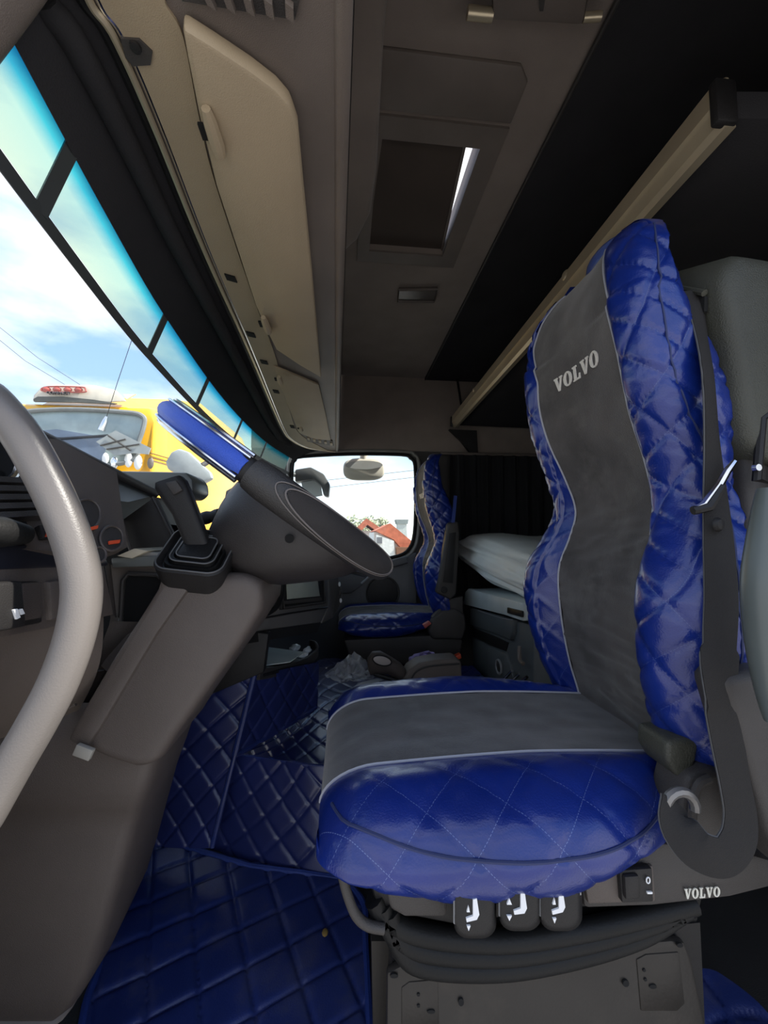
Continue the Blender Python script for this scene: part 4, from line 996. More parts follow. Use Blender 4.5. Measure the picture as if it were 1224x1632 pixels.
mk('tilt_bar', tube(cr([P(a, b, Y=0.52) for a, b in [(541, 1345), (543, 1378), (552, 1420), (566, 1456), (585, 1474), (612, 1480)]], 24), 0.0062, 10), DARK, ds)

# belt tower: moulded grey-green housing at the shoulder, dark shell below
rg = []
for y, ztop, ins in [(0.512, 1.310, .020), (0.516, 1.328, .008), (0.528, 1.340, .0), (0.60, 1.372, .0), (0.68, 1.408, .0), (0.76, 1.43, .0)]:
    pr = [(.610 + ins, 1.02), (.584 + ins, 1.16), (.570 + ins, ztop-.07), (.574 + ins, ztop-.030), (.590 + ins, ztop-.008), (.612 + ins, ztop), (.70, ztop-.012), (.745-ins, ztop-.05), (.76-ins, ztop-.20), (.75, 1.02)]
    rg.append([V((p.x, y, p.z)) for p in cr([V((a, 0, b)) for a, b in pr], 34, closed=True)])
tw = mk('belt_tower', loft(rg), TOWER, ds, smooth=70)
mk('belt_slot', slab([V((.562, .538, 1.278)), V((.562, .618, 1.345)), V((.562, .640, 1.340)), V((.562, .640, 1.315)), V((.562, .555, 1.248)), V((.562, .540, 1.255))], (.006, 0, 0)), HOLE, tw)
mk('slot_rim', tube([V((.560, .536, 1.282)), V((.560, .618, 1.350)), V((.560, .645, 1.343)), V((.560, .643, 1.315))], .005, 8), TOWER, tw)
mk('back_shell', slab([V((.592, .53, .50)), V((.612, .53, 1.06)), V((.76, .53, 1.06)), V((.74, .53, .45))], (0, .40, 0)), DARK, ds, bevel=0.015, seg=3)
br = [P(a, b, Y=0.515) for a, b in [(1206, 765), (1214, 668), (1232, 655), (1250, 660), (1244, 775)]]
mk('bracket', tube(br, 0.006, 8, closed=True), BLACK, ds)
mk('bracket_bolt', lathe(P(1203, 746, Y=0.512), (0, -1, 0), [(0.0, 0.0), (0.006, 0.0), (0.005, 0.006), (0.0, 0.006)], 12), CHROME, ds)
# recliner parts at the foot of the backrest
mk('recliner_cap', slab([P(a, b, Y=0.515) for a, b in [(1064, 1182), (1118, 1176), (1112, 1215), (1096, 1245), (1080, 1240), (1064, 1215)]], (0, .06, 0)), TOWER, ds, bevel=0.012, seg=3)
mk('recliner_housing', slab([P(a, b, Y=0.50) for a, b in [(1100, 1238), (1128, 1228), (1165, 1230), (1182, 1330), (1150, 1375), (1090, 1360), (1086, 1300)]], (0, .06, 0)), DARK, ds, bevel=0.010, seg=3)
mk('recliner_lever', tube(cr([P(a, b, Y=0.492) for a, b in [(1102, 1312), (1104, 1280), (1112, 1250), (1130, 1240)]], 12), 0.006, 8), DARK, ds)

# belt: from the slot down the seat side, looping up to its anchor
bpts = [(1106, 468, .556), (1116, 520, .536), (1130, 600, .506), (1136, 700, .505), (1141, 780, .500), (1146, 860, .484), (1150, 950, .468), (1148, 1020, .460), (1148, 1090, .452), (1158, 1170, .448), (1172, 1250, .446), (1180, 1300, .444), (1176, 1340, .440), (1152, 1366, .438), (1114, 1356, .442), (1088, 1326, .450), (1076, 1300, .458), (1074, 1278, .466)]
c3 = cr([P(a, b, Y=y) for a, b, y in bpts], 120)
sd_ = []
for i in range(120):
    t = (c3[min(119, i+1)] - c3[max(0, i-1)]).normalized(); s = t.cross(V((0, 1, 0)))
    tw_ = math.sin(i*0.11)*0.5 if i < 60 else 0.12*math.sin(i*.2)
    s = (s.normalized() + V((0, 1, 0))*tw_*0.9).normalized(); sd_.append(s)
bw = []
for i in range(120):
    bw.append(0.044 if i > 50 else 0.036)
rgs = []
for i in range(120):
    t = (c3[min(119, i+1)] - c3[max(0, i-1)]).normalized(); s = (sd_[i] - t*sd_[i].dot(t)).normalized(); n = t.cross(s); w = bw[i]/2
    rgs.append([c3[i] + s*a*w + n*(b + .003*math.cos(a*2.2)*(1 if i < 55 else .4)) for a, b in [(-1, 0), (-.5, 0), (0, 0), (.5, 0), (1, 0), (1, .002), (.5, .002), (0, .002), (-.5, .002), (-1, .002)]])
sbelt = mk('seat_belt', loft(rgs), BELT, ds, smooth=50)
for e_ in (0, 4):
    mk('belt_hem', tube([r[e_] for r in rgs[::2]], .0012, 5), mat('belt_edge', (0.07, 0.07, 0.072), 0.7), sbelt)
mk('belt_tongue', tube([P(1108, 812, Y=.485), P(1122, 806, Y=.484), P(1145, 775, Y=.484), P(1158, 752, Y=.484), P(1170, 736, Y=.486)], [.005, .006, .0055, .005, .004], 8), CHROME, sbelt)
mk('tongue_grip', tube([P(1104, 814, Y=.486), P(1128, 808, Y=.482), P(1150, 775, Y=.482)], [.006, .0075, .0055], 8), BLACK, sbelt)
mk('stop_button', lathe(P(1143, 836, Y=.478), (0.25, -1, 0), [(0.0, .006), (.007, .005), (.010, .001), (.010, 0.0)], 18), BLACK, sbelt)
an = P(1080, 1285, Y=.468)
mk('anchor_loop', tube([an + V((.020*math.cos(t), -.004, .020*math.sin(t))) for t in (D(-10 + 20*i) for i in range(11))], .006, 8), mat('worn_steel', (0.22, 0.21, 0.20), 0.4, metal=.6), ds)
# folded armrest of the driver seat
mk('armrest', slab([P(a, b, Y=0.445) for a, b in [(1152, 1088), (1168, 1076), (1240, 1068), (1300, 1090), (1320, 1420), (1262, 1400), (1228, 1330), (1190, 1215)]], (0, .05, 0)), DARK, ds, bevel=0.012, seg=3)

# rounded door pillar trim at the near rear edge
struct(mk('trim_9', tube(cr([P(1228, 780, Y=.40), P(1222, 870, Y=.40), P(1220, 950, Y=.40), P(1228, 1060, Y=.40), P(1240, 1150, Y=.40)], 20), [.012 + .010*math.sin(math.pi*i/19) for i in range(20)], 14), mat('pillar_grey', (0.10, 0.115, 0.11), 0.35)), 'rounded grey trim at the rear of the driver door opening', 'trim')
# blue mat corner behind the driver seat
(vf, uvs) = patch([P(1105, 1548, Z=0.06), P(1150, 1560, Z=0.06), P(1240, 1640, Z=0.06), P(1300, 1800, Z=0.06)], [P(1105, 1800, Z=0.02), P(1130, 1800, Z=0.02), P(1180, 1800, Z=0.02), P(1230, 1850, Z=0.02)], 40, 30, q=(0.10, 0.01), nrm=(0, 0, 1))
tag(mk('rear_mat', vf, MATB, smooth=180), 'curled blue mat corner behind the driver seat base', 'floor mat')

# ------------------------------------------------------------------ passenger seat: base, recliner, armrest, belt buckle
mk('seat_base', slab([P(a, b, Y=2.09) for a, b in [(548, 1020), (700, 1012), (738, 1020), (735, 1040), (715, 1055), (690, 1060), (560, 1058)]], (0, .42, 0)), DARK, ps_, bevel=0.012)
mk('base_pedestal', box((.06, 2.13, 0.0), (.50, 2.48, .22)), BLACK, ps_, bevel=.01)
mk('recliner_shell', slab([P(a, b, Y=2.07) for a, b in [(682, 1006), (690, 985), (706, 972), (726, 969), (742, 980), (744, 1000), (738, 1020), (690, 1020)]], (0, .05, 0)), DARK, ps_, bevel=0.016, seg=4)
mk('back_link', slab([P(a, b, Y=2.08) for a, b in [(688, 985), (714, 955), (738, 950), (738, 985)]], (0, .04, 0)), DARK, ps_, bevel=.006)
ar = mk('armrest', slab([P(a, b, Y=2.035) for a, b in [(714, 833), (731, 831), (733, 850), (728, 948), (718, 956), (695, 945), (698, 930)]], (0, .05, 0)), DARK, ps_, bevel=.012, seg=3)
mk('armrest_inlay', slab([P(a, b, Y=2.033) for a, b in [(716, 850), (727, 848), (722, 930), (706, 928)]], (0, .004, 0)), BLACK, ar, bevel=.001)
mk('armrest_knob', lathe(P(708, 940, Y=2.034), (0, -1, 0), [(0.0, .004), (.016, .003), (.018, 0.0)], 16), BLACK, ar)
mk('armrest_strap', strap(cr([P(726, 790, Y=2.06), P(724, 812, Y=2.045), P(722, 834, Y=2.04)], 8), (1, 0, 0), .018), mat('blue_binding', (0.02, 0.045, 0.22), 0.55), ps_)
bk = mk('buckle', slab([P(a, b, Y=2.05) for a, b in [(674, 996), (684, 990), (688, 994), (678, 1002)]], (0, .025, 0)), mat('red_buckle', (0.45, 0.10, 0.08), 0.4), ps_, bevel=.002)

# ------------------------------------------------------------------ upper bunk with aluminium rail
ub = thing('upper_bunk', 'black upper bunk with a champagne aluminium front rail', 'bunk', (0.95, 1.5, 1.60))
r0, r1 = P(1146, 165, X=0.640), P(722, 672, Y=2.54)
ra = (r1-r0).normalized()
def railp(t, dx, dz): return r0.lerp(r1, t) + V((dx, 0, dz))
rg = []
for t in [0, .25, .5, .75, 1]:
    rg.append([railp(t, a, b) for a, b in [(0, .042), (-.008, .036), (-.011, -.004), (-.008, -.010), (-.006, -.014), (.000, -.034), (.010, -.042), (.030, -.040), (.030, .042)]])
mk('front_rail', loft(rg), ALU, ub, smooth=30)
mk('bunk_board', slab([railp(0, .03, -.024), railp(1, .03, -.024), V((1.44, 2.58, r1.z - .02)), V((1.44, .5, r0.z - .02))], (0, 0, .05)), BLACKFAB, ub)
mk('rail_end', obox(railp(0, .008, 0), (.020, 0, 0), (0, .008, 0), (0, 0, .040)), BLACK, ub, bevel=.004)
mk('end_bolt', ellip(railp(0, .012, .04), .007, .007, .007, 10, 8), ALU, ub)
mk('rail_end', obox(railp(1, .008, 0), (.026, 0, 0), (0, .010, 0), (0, 0, .034)), BLACK, ub, bevel=.004)
for px, py, r in [(903, 428, .018), (745, 631, .016)]:
    t_ = min(max((P(px, py, X=.66).y - r0.y)/(r1.y-r0.y), 0), 1)
    mk('rail_knob', ellip(railp(t_, -.004, .028), .010, r, r*.9, 14, 10), ALU, ub)
mk('rail_latch', obox(railp(.29, .0, -.045), (.016, 0, 0), (0, .03, 0), (0, 0, .02)), BLACK, ub, bevel=.004)
mk('bracket', slab([P(a, b, Y=2.55) for a, b in [(716, 684), (760, 686), (762, 722), (752, 724), (735, 702)]], (0, .03, 0)), BLACK, ub)
tag(mk('bunk_strap', strap([V((.87, 1.05, 1.98)), V((.87, 1.06, 1.82)), V((.87, 1.07, 1.66))], (0, 1, 0), .018), RUBBER), 'black strap hanging from the ceiling to the upper bunk', 'strap')
tag(mk('far_bunk_strap', strap([P(767, 560, Y=2.59), P(765, 590, Y=2.59), P(764, 625, Y=2.59)], (1, 0, 0), .02), RUBBER), 'narrow black strap on the far wall above the bunk rail', 'strap')
rl_ = thing('reading_lamp', 'small black reading lamp with cord on the far wall above the bunk', 'lamp', P(720, 560, Y=2.58))
mk('lamp_head', ellip(P(719, 555, Y=2.57), .024, .02, .040, 14, 10, .7), BLACK, rl_)
mk('lamp_glint', ellip(P(719, 557, Y=2.548), .010, .004, .010, 10, 8), CHROME, rl_)
mk('cord', tube(cr([P(720, 568, Y=2.57), P(727, 595, Y=2.57), P(731, 618, Y=2.56), P(735, 645, Y=2.55)], 16), .008, 8), RUBBER, rl_)

# black curtain at the sleeper side window
rws = []
for j in range(9):
    z = 0.50 + .95*j/8
    rws.append([V((.70 + .73*i/90, 2.545 + .022*math.sin(i*.55 + .4*math.sin(j*.5)) + .008*math.sin(i*1.3 + j*.3), z)) for i in range(91)])
CURT = mat('black_curtain', (0.014, 0.014, 0.016), 0.95, bump=.3, bscale=300)
tag(mk('curtain', grid(rws), CURT, smooth=180), 'black pleated curtain hanging behind the passenger seat', 'curtain')
tag(mk('curtain_rail', tube([V((.64, 2.54, 1.46)), V((1.44, 2.54, 1.46))], .010, 8), LGREY), 'grey rail above the black curtain', 'curtain rail')

# lower bunk, sheet, table leaf and locker
tag(mk('lower_bunk', box((1.09, 0.95, 0.20), (1.44, 2.50, 0.62)), BLACKFAB, bevel=.02), 'black lower bunk base under the white sheet', 'bunk')
up = cr([P(a, b, X=.76) for a, b in [(741, 861), (752, 852), (775, 858), (810, 870), (850, 886), (890, 900)]], 50)
lo_ = cr([P(a, b, X=.76) for a, b in [(739, 874), (741, 893), (760, 910), (795, 935), (838, 954), (880, 975)]], 50)
rws = []
for j in range(26):
    t = j/25; r = []
    for i, (a, b) in enumerate(zip(up, lo_)):
        p = a.lerp(b, t)
        p.x -= .085*math.sin(math.pi*min(1, t*1.0))**.7 - .0
        k = noise.noise(V((i*.05 + t*1.5, t*6, 3)))*.022 + abs(noise.noise(V((i*.030 + t*5, t*3.5 - i*.03, 8))))*.060
        p.x += k; r.append(p)
    rws.append(r)
bk_ = [[V((.80 + .60*j/8, p.y + .02, p.z + .01*math.sin(j))) for p in up] for j in range(8, 0, -1)]
tag(mk('bed_sheet', grid(bk_ + rws), mat('white_sheet', (0.80, 0.80, 0.74), 0.9, var=.05, bump=.3, bscale=200), smooth=180, recalc=False), 'rumpled white bed sheet on the lower bunk', 'bed sheet')
tb_ = thing('table_leaf', 'pale grey folding table leaf above the grey locker', 'table', P(785, 985, X=.75))
f0 = [P(a, b, X=.68) for a, b in [(740, 944), (746, 938), (832, 961), (832, 990), (806, 981), (738, 963)]]
mk('leaf', slab(f0, (.34, 0, 0)), mat('pale_plastic', (0.52, 0.56, 0.54), 0.4), tb_, bevel=.006)
mk('leaf_groove', tube([P(752, 940, X=.70), P(790, 950, X=.70), P(832, 962, X=.70)], .003, 6), DARK, tb_)
mk('leaf_clip', slab([P(a, b, X=.672) for a, b in [(808, 968), (831, 974), (831, 984), (808, 977)]], (.01, 0, 0)), BLACK, tb_, bevel=.002)
lk = thing('storage_locker', 'dark grey storage locker with drawer below the table leaf', 'locker', P(790, 1090, X=.8))
LK = mat('slate_plastic', (0.095, 0.105, 0.108), 0.5, bump=.3, bscale=800)
mk('locker_body', slab([P(a, b, X=.72) for a, b in [(753, 974), (850, 996), (850, 1130), (812, 1105), (775, 1080), (756, 1066)]], (.36, 0, 0)), LK, lk, bevel=.01)
dr = mk('drawer_front', slab([P(a, b, X=.70) for a, b in [(749, 968), (817, 988), (816, 1008), (812, 1020), (783, 1008), (749, 996)]], (.03, 0, 0)), LK, lk, bevel=.006)
mk('drawer_edge', tube([P(762, 973, X=.698), P(800, 986, X=.698), P(817, 988, X=.698)], .002, 6), mat('satin_grey', (0.25, 0.25, 0.25), 0.35), dr)
mk('recess', slab([P(a, b, X=.716) for a, b in [(752, 1000), (784, 1012), (810, 1024), (806, 1038), (780, 1028), (753, 1014)]], (.006, 0, 0)), BLACK, lk, bevel=.002)
mk('lower_flap', slab([P(a, b, X=.708) for a, b in [(752, 1016), (780, 1030), (806, 1041), (812, 1060), (820, 1090), (790, 1085), (755, 1064)]], (.02, 0, 0)), LK, lk, bevel=.006)
rc = P(795, 1063, X=.704)
mk('ring_pull', tube([rc + V((0, .030*math.cos(t), .030*math.sin(t))) for t in (2*math.pi*i/24 for i in range(24))], .006, 8, closed=True), mat('satin_grey', (0.25, 0.25, 0.25), 0.35), lk)
mk('ring_boss', lathe(rc, (-1, 0, 0), [(0.0, .004), (.020, .003), (.023, -.004)], 20), DARK, lk)
for k in range(3):
    mk('bar', tube([P(800 + 12*k, 1086 + 3*k, X=.69), P(816 + 12*k, 1069 + 5*k, X=.69)], .006, 8), CHROME, lk)
mk('side_handle', tube(cr([P(828, 1030, X=.70), P(828, 1050, X=.69), P(834, 1058, X=.69)], 10), .008, 8), LGREY, lk)

# ------------------------------------------------------------------ loose things on the tunnel
gl = thing('gear_selector', 'folded grey gear selector lever lying between the seats', 'gear lever', P(660, 1085, Y=1.72))
def gp(px, py, dy, Y=1.72): return P(px, py, Y=Y + dy)
rg = []
for (cx, cy, hx, hy, w) in [(586, 1063, 1, 5, .012), (588, 1062, 4, 14, .028), (598, 1056, 8, 18, .040), (612, 1056, 10, 19, .044), (628, 1064, 9, 18, .042), (642, 1071, 6, 15, .034), (648, 1074, 3, 8, .02)]:
    rg.append([gp(cx + hx*.6*math.sin(a), cy + hy*math.sin(a), -w*math.cos(a)) for a in (2*math.pi*i/20 for i in range(20))])
gk = mk('grip', loft(rg), GREY, gl, smooth=70)
mk('grip_inlay', slab([gp(609 + 14*math.cos(t), 1053 + 7*math.sin(t) + 4*math.cos(t)*.6, -.049) for t in (2*math.pi*i/24 for i in range(24))], (0, .008, 0)), mat('pale_inlay', (0.42, 0.37, 0.34), .3), gk, bevel=.002)
mk('grip_inlay_rim', tube([gp(609 + 15*math.cos(t), 1053 + 8*math.sin(t) + 4*math.cos(t)*.6, -.049) for t in (2*math.pi*i/24 for i in range(24))], .003, 6, closed=True), BLACK, gk)
mk('lever_body', slab([gp(a, b, -.035) for a, b in [(642, 1084), (652, 1068), (668, 1057), (695, 1052), (728, 1050), (736, 1056), (737, 1084)]], (0, .10, 0)), LGREY, gl, bevel=.010, seg=3)
mk('body_rib', tube(cr([gp(a, b, -.039) for a, b in [(655, 1084), (664, 1070), (685, 1062), (732, 1058)]], 16), .004, 8), DARK, gl)
mk('lever_shaft', tube([gp(596, 1074, 0), gp(630, 1084, 0), gp(660, 1088, 0)], .010, 8), BLACK, gl)
BAG = mat('clear_film', (0.75, 0.78, 0.80), 0.22, var=.05)
bgn = BAG.node_tree; bb = bgn.nodes['Principled BSDF']; bb.inputs['Alpha'].default_value = 0.42
def crumple(name, pts, Y, h, seed, m_, lab, cat):
    c = sum((V((a, b, 0)) for a, b in pts), V())/len(pts); rr = []
    ol = cr([V((a, b, 0)) for a, b in pts], 40, closed=True)
    for k in range(9):
        t = k/8
        r = []
        for i, q in enumerate(ol):
            u = c.lerp(q, 1-t*.95)
            p = P(u.x, u.y, Y=Y)
            g = noise.noise(V((u.x*.13 + seed, u.y*.16, k*.2)))
            p.y += -h*(t**.6) + g*.045; p.z += abs(g)*.02
            r.append(p)
        rr.append(r)
    return tag(mk(name, loft(rr, caps=False), m_, smooth=25), lab, cat)
crumple('plastic_bag', [(518, 1074), (538, 1060), (556, 1046), (572, 1044), (582, 1056), (590, 1070), (598, 1082), (570, 1086), (545, 1088), (526, 1082)], 1.78, .05, 2.0, BAG, 'crumpled clear plastic bag on the tunnel cover beside the gear selector', 'plastic bag')
crumple('purple_cloth', [(652, 1058), (656, 1046), (680, 1038), (692, 1042), (698, 1052), (690, 1060), (664, 1062)], 1.86, .03, 5.0, mat('lilac_cloth', (0.33, 0.27, 0.52), .8), 'crumpled lilac cloth behind the gear selector', 'cloth')
fl = [P(a, b, Z=.262) for a, b in [(552, 1108), (568, 1104), (612, 1084), (600, 1082), (570, 1090)]]
tag(mk('clear_sleeve', slab(fl, (0, 0, .003)), BAG, smooth=0), 'flat clear plastic sleeve on the tunnel cover next to the driver cushion', 'plastic sleeve')
tag(mk('red_tag', slab([P(a, b, Y=2.0) for a, b in [(724, 1047), (734, 1042), (736, 1049), (726, 1053)]], (0, .03, 0)), mat('orange_red', (0.75, .09, .03), .5), bevel=.002), 'small red tag on the floor by the passenger seat foot', 'tag')

# ------------------------------------------------------------------ outside: yellow truck, antenna, wires, mirrors, houses
YEL = mat('yellow_paint', (0.80, 0.42, 0.010), 0.3, var=.05, coat=.4)
PANE = mat('far_glass', (0.30, 0.37, 0.38), 0.12, var=.1)
yt = thing('yellow_truck', 'yellow truck parked outside ahead of the windscreen', 'truck', (-4.2, 9.0, -1.40))
Y0 = 6.3
prof = [(645, .0), (640, .05)]
tl, tr_ = P(30, 652, Y=Y0), P(236, 652, Y=Y0)
xl, xrt = tl.x - .4, -2.98
zt = P(150, 641, Y=Y0).z
body = [V((xl, Y0, -1.0)), V((xrt, Y0, -1.0)), V((xrt, Y0, 1.2)), V((xrt - .06, Y0 + .12, zt - .25)), V((xrt - .18, Y0 + .22, zt)), V((xl + .1, Y0 + .22, zt)), V((xl, Y0 + .12, zt - .25)), V((xl, Y0, 1.2))]
rgb = []
for y, dz, k in [(0, 0, 1.0), (.10, .04, 1.0), (.5, .12, 1.0), (1.0, .50, 1.0), (2.2, .85, 1.0), (5.6, .95, 1.0), (5.7, .8, .98)]:
    rgb.append([V((xl + .3 + (p.x-xl-.3)*k, p.y + y, p.z + (dz if p.z > 1.5 else 0))) for p in body])
mk('truck_body', loft(rgb), YEL, yt, bevel=.04, smooth=40)
wsl = [(48, 656), (120, 653), (205, 658), (228, 664), (231, 676), (222, 705), (210, 735), (120, 745), (20, 740), (20, 700), (30, 665)]
ws_ = [P(a, b, Y=Y0 - .02) for a, b in wsl]
mk('truck_windscreen', slab(ws_, (0, .03, 0)), PANE, yt, bevel=.01)
mk('windscreen_seal', tube(cr([p + V((0, -.02, 0)) for p in ws_], 60, closed=True), .035, 8, closed=True), mat('seal_grey', (.18, .19, .19), .6), yt)
mk('truck_dash', slab([P(a, b, Y=Y0 - .03) for a, b in [(25, 690), (90, 684), (175, 698), (160, 738), (30, 738)]], (0, .02, 0)), mat('dusk_blue', (0.13, 0.17, 0.24), .3), yt)
mk('truck_dash_edge', tube([P(20, 697, Y=Y0 - .04), P(100, 699, Y=Y0 - .04), P(172, 694, Y=Y0 - .04)], .02, 6), mat('navy_black', (0.012, .013, .02), .3), yt)
for k, (a, b, r, m_) in enumerate([(168, 731, .07, WHITE), (182, 738, .08, CHROME), (205, 733, .09, WHITE), (220, 737, .09, WHITE), (240, 738, .07, LGREY)]):
    mk('wiper_fitting', ellip(P(a, b, Y=Y0 - .05), r*.7, .03, r*1.3, 12, 8), m_, yt)
mk('open_flap', slab([P(a, b, Y=Y0 - .15) for a, b in [(153, 704), (184, 686), (240, 714), (236, 724), (212, 722), (183, 726)]], (0, .02, 0)), mat('smoky_panel', (.30, .32, .32), .25), yt)
for q in ([(160, 710), (200, 700)], [(170, 716), (222, 708)], [(172, 694), (208, 718)]):
    mk('flap_rib', tube([P(a, b, Y=Y0 - .17) for a, b in q], .012, 6), DARK, yt)
# roof unit
ru = mk('roof_unit', loft([[P(x, y, Y=Y0 + yy) for x, y in [(52, 640), (54, 630), (66, 617), (90, 613), (150, 614), (185, 622), (202, 640), (160, 642), (100, 640)]] for yy in (.15, .25, .6, .9)]), mat('cream_shell', (.66, .60, .50), .4), yt, bevel=.02)
mk('roof_unit_grille', slab([P(a, b, Y=Y0 + .12) for a, b in [(53, 636), (60, 632), (100, 632), (150, 637), (186, 643), (180, 644), (120, 641), (54, 640)]], (0, .03, 0)), mat('grille_grey', (.10, .10, .09), .7), ru)
for k in range(4):
    mk('roof_lamp', ellip(P(74 + 17*k, 620.5 + .3*k, Y=Y0 + .12), .065, .03, .04, 10, 8), mat('dull_red_lens', (.45, .10, .08), .25), ru)
mk('roof_lamp_rim', tube(cr([P(a, b, Y=Y0 + .11) for a, b in [(66, 620), (80, 616), (130, 617), (136, 621), (132, 625), (75, 624)]], 30, closed=True), .012, 6, closed=True), mat('dull_red_lens', (.45, .10, .08), .25), ru)
def text(body_, o, r_, u_, m_, par, name):
    cu = bpy.data.curves.new('t', 'FONT'); cu.body = body_; cu.size = 1.0; cu.extrude = 0.02; cu.resolution_u = 2
    to = bpy.data.objects.new('t', cu); scene.collection.objects.link(to)
    me = bpy.data.meshes.new_from_object(to.evaluated_get(bpy.context.evaluated_depsgraph_get()))
    x0 = min(v.co.x for v in me.vertices); x1 = max(v.co.x for v in me.vertices); y1 = max(v.co.y for v in me.vertices)
    n = r_.cross(u_).normalized()*.02
    vs = [o + r_*((v.co.x-x0)/(x1-x0)) + u_*(v.co.y/y1) + n*(v.co.z/.02) for v in me.vertices]; fs = [tuple(p.vertices) for p in me.polygons]
    bpy.data.objects.remove(to); bpy.data.meshes.remove(me)
    return mk(name, (vs, fs), m_, par, smooth=0, recalc=False)
t0, t1, t2 = P(75, 628, Y=Y0 + .10), P(112, 629, Y=Y0 + .10), P(75, 624, Y=Y0 + .10)
text('COMPACT', t0, t1-t0, t2-t0, mat('print_grey', (.10, .09, .10), .6), ru, 'lettering')
mk('marker', slab([P(a, b, Y=Y0 + .2) for a, b in [(196, 628), (216, 628), (202, 636)]], (0, .03, 0)), WHITE, yt, smooth=0)
for q in ([(240, 722), (330, 748)], [(240, 727), (330, 755)]):
    mk('side_seam', tube([P(a, b, X=xrt + .01) for a, b in q], .012, 6), mat('amber_line', (.25, .14, .01), .5), yt)
mm = mk('truck_mirror', slab([P(a, b, Y=Y0 - .25) for a, b in [(262, 736), (272, 720), (284, 714), (300, 720), (334, 752), (338, 762), (320, 772), (296, 764), (266, 748)]], (0, .14, 0)), mat('smoky_panel', (.30, .32, .32), .25), yt, bevel=.04)
mk('mirror_arm', tube([P(322, 742, Y=Y0 - .2), P(345, 728, Y=Y0 - .05), P(380, 760, Y=Y0 + 1.0)], .04, 8), DARK, yt)

# antenna in front of the truck windscreen
mk('antenna_base', tube([P(161, 686, Y=6.1), P(167, 672, Y=6.1), P(170, 664, Y=6.1)], [.05, .04, .02], 10), CHROME, yt)
mk('antenna_rod', tube([P(170, 664, Y=6.1), P(187, 610, Y=6.1), P(214, 530, Y=6.1)], .005, 6), BLACK, yt)
for i, q in enumerate([[(-40, 490), (60, 570), (135, 618)], [(-40, 510), (40, 575), (105, 614)], [(300, 800), (480, 770), (700, 745)], [(300, 812), (480, 782), (700, 756)]]):
    tag(mk('power_line', tube([P(a, b, Y=22) for a, b in q], .012, 5), DARK), ['upper overhead wire crossing the sky beyond the windscreen', 'lower overhead wire crossing the sky beyond the windscreen', 'upper faint wire seen in the passenger window', 'lower faint wire seen in the passenger window'][i], 'wire')

# mirrors outside the passenger window
km = thing('kerb_mirror', 'rounded kerb mirror hanging above the passenger window', 'mirror', P(583, 765, Y=2.85))
rg = []
for dy, s_ in [(0, .90), (.01, 1.0), (.05, .98), (.09, .75), (.11, .3)]:
    rg.append([P(580 + 33*s_*math.copysign(abs(math.cos(t))**.6, math.cos(t)), 748 + 18*s_*math.copysign(abs(math.sin(t))**.7, math.sin(t)), Y=2.85 + dy) for t in (2*math.pi*i/30 for i in range(30))])
mk('mirror_shell', loft(rg), mat('taupe_shell', (.62, .55, .48), .45), km, smooth=60)
mk('mirror_face', slab([P(580 + 30*math.cos(t), 741 + 7*math.sin(t) + 5*math.cos(t)**2*0, Y=2.842) for t in (2*math.pi*i/24 for i in range(24))], (0, .006, 0)), mat('mirror_grey', (.45, .43, .42), .2), km)
mk('mirror_stem', cyl(P(580, 733, Y=2.88), P(580, 718, Y=2.88), .03, 12), mat('taupe_shell', (.62, .55, .48), .45), km)
mk('mirror_arm', tube([P(580, 720, Y=2.88), P(580, 712, Y=2.80), P(580, 712, Y=2.66)], .02, 10), mat('taupe_shell', (.62, .55, .48), .45), km)
sm = thing('side_mirror', 'black exterior mirror arm at the front of the passenger window', 'mirror', P(505, 790, Y=2.9))
mk('mirror_housing', slab([P(a, b, Y=2.9) for a, b in [(470, 748), (495, 744), (516, 755), (526, 772), (524, 792), (516, 790), (512, 775), (500, 764), (470, 768)]], (0, .10, 0)), mat('mirror_black', (.10, .10, .105), .4), sm, bevel=.012)
mk('mirror_glass', slab([P(a, b, Y=2.96) for a, b in [(480, 768), (500, 765), (512, 776), (514, 790), (485, 795)]], (0, .01, 0)), mat('mirror_pale', (.75, .77, .78), .1), sm)
mk('mirror_bracket', tube([P(472, 756, Y=2.93), P(455, 756, Y=2.85), P(448, 758, Y=2.66)], .02, 8), mat('mirror_black', (.10, .10, .105), .4), sm)

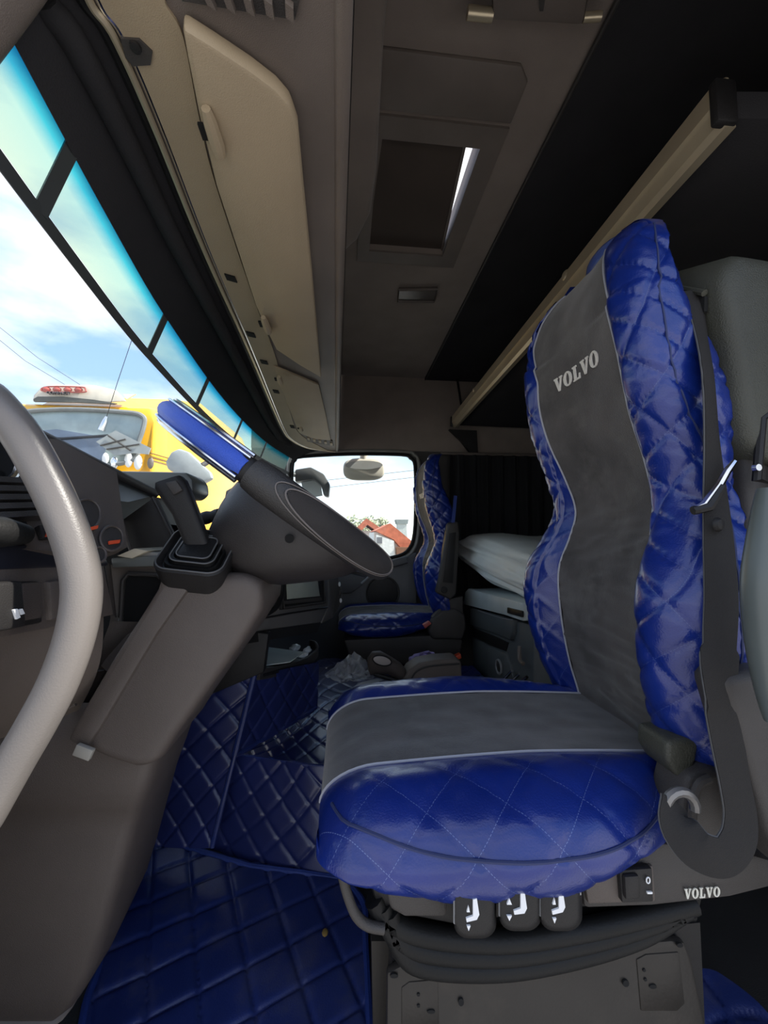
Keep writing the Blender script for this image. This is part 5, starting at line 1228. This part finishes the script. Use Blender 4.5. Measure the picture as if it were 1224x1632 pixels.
hs = thing('house', 'white house with red tiled roof beyond the passenger window', 'house', P(630, 880, Y=24))
def hp_(pts, Y): return [P(a, b, Y=Y) for a, b in pts]
HW = mat('render_white', (.72, .70, .66), .9); HR = mat('red_tiles', (.50, .14, .075), .8, var=.25, vscale=3)
mk('wall', slab(hp_([(596, 848), (628, 846), (650, 868), (650, 960), (596, 960)], 25), (0, 5, 0)), HW, hs)
mk('roof', slab(hp_([(598, 846), (622, 834), (668, 872), (668, 878), (640, 874), (628, 860)], 24), (0, 5, 0)), HR, hs)
mk('gable_wall', slab(hp_([(600, 852), (628, 862), (632, 960), (596, 960)], 23.8), (0, .4, 0)), HW, hs)
hw_ = mk('window', slab(hp_([(601, 856), (609, 856), (609, 866), (601, 866)], 23.7), (0, .1, 0)), mat('far_window', (.16, .16, .17), .3), hs)
mk('balcony', slab(hp_([(632, 872), (652, 872), (652, 884), (632, 884)], 23.6), (0, .5, 0)), mat('brown_wood', (.20, .09, .05), .8), hs)
h2 = thing('small_house', 'second red roofed house half hidden behind the white house', 'house', P(600, 880, Y=32))
mk('wall', slab(hp_([(570, 846), (606, 846), (606, 960), (570, 960)], 33), (0, 4, 0)), HW, h2)
mk('roof', slab(hp_([(560, 850), (584, 826), (612, 845), (606, 850), (586, 836), (566, 856)], 32), (0, 5, 0)), HR, h2)
wt = thing('water_tower', 'pale grey tower with dark cap behind the house', 'tower', P(640, 880, Y=45))
mk('shaft', slab(hp_([(634, 834), (648, 834), (651, 900), (633, 900)], 45), (0, 1.2, 0)), mat('pale_concrete', (.55, .56, .52), .9), wt)
mk('cap', slab(hp_([(631, 828), (651, 828), (650, 835), (633, 835)], 44.9), (0, 1.5, 0)), mat('cap_grey', (.25, .27, .26), .8), wt)
tree_m = mat('hazy_leaf', (.40, .42, .28), .9, var=.3, vscale=2)
rr = random.Random(3)
for i, (px, py, r) in enumerate([(588, 838, 1.3), (608, 836, 1.0), (560, 842, 1.5)]):
    c = P(px, py, Y=(48, 53, 43)[i]); t = thing('tree', ['pale tree between the two house roofs', 'pale tree crown nearest the tower', 'pale bushy tree at the window edge behind the wheel rim'][i], 'tree', V((c.x, c.y, -1.4)), 'trees beyond the houses')
    vs, fs = [], []
    for k in range(260):
        d = V((rr.gauss(0, 1), rr.gauss(0, 1), rr.gauss(0, 1))).normalized()*r*rr.uniform(.5, 1)
        q = c + d; a = V((rr.uniform(-1, 1), rr.uniform(-1, 1), rr.uniform(-1, 1))).normalized()*.22; b = a.orthogonal().normalized()*.16
        n0 = len(vs); vs += [q-a, q+b, q+a, q-b]; fs.append((n0, n0+1, n0+2, n0+3))
    mk('foliage', (vs, fs), tree_m, t, smooth=0, kind='stuff')
    mk('trunk', tube([V((c.x, c.y, -1.4)), c], [.2, .08], 8), mat('bark', (.12, .09, .07), .9), t)
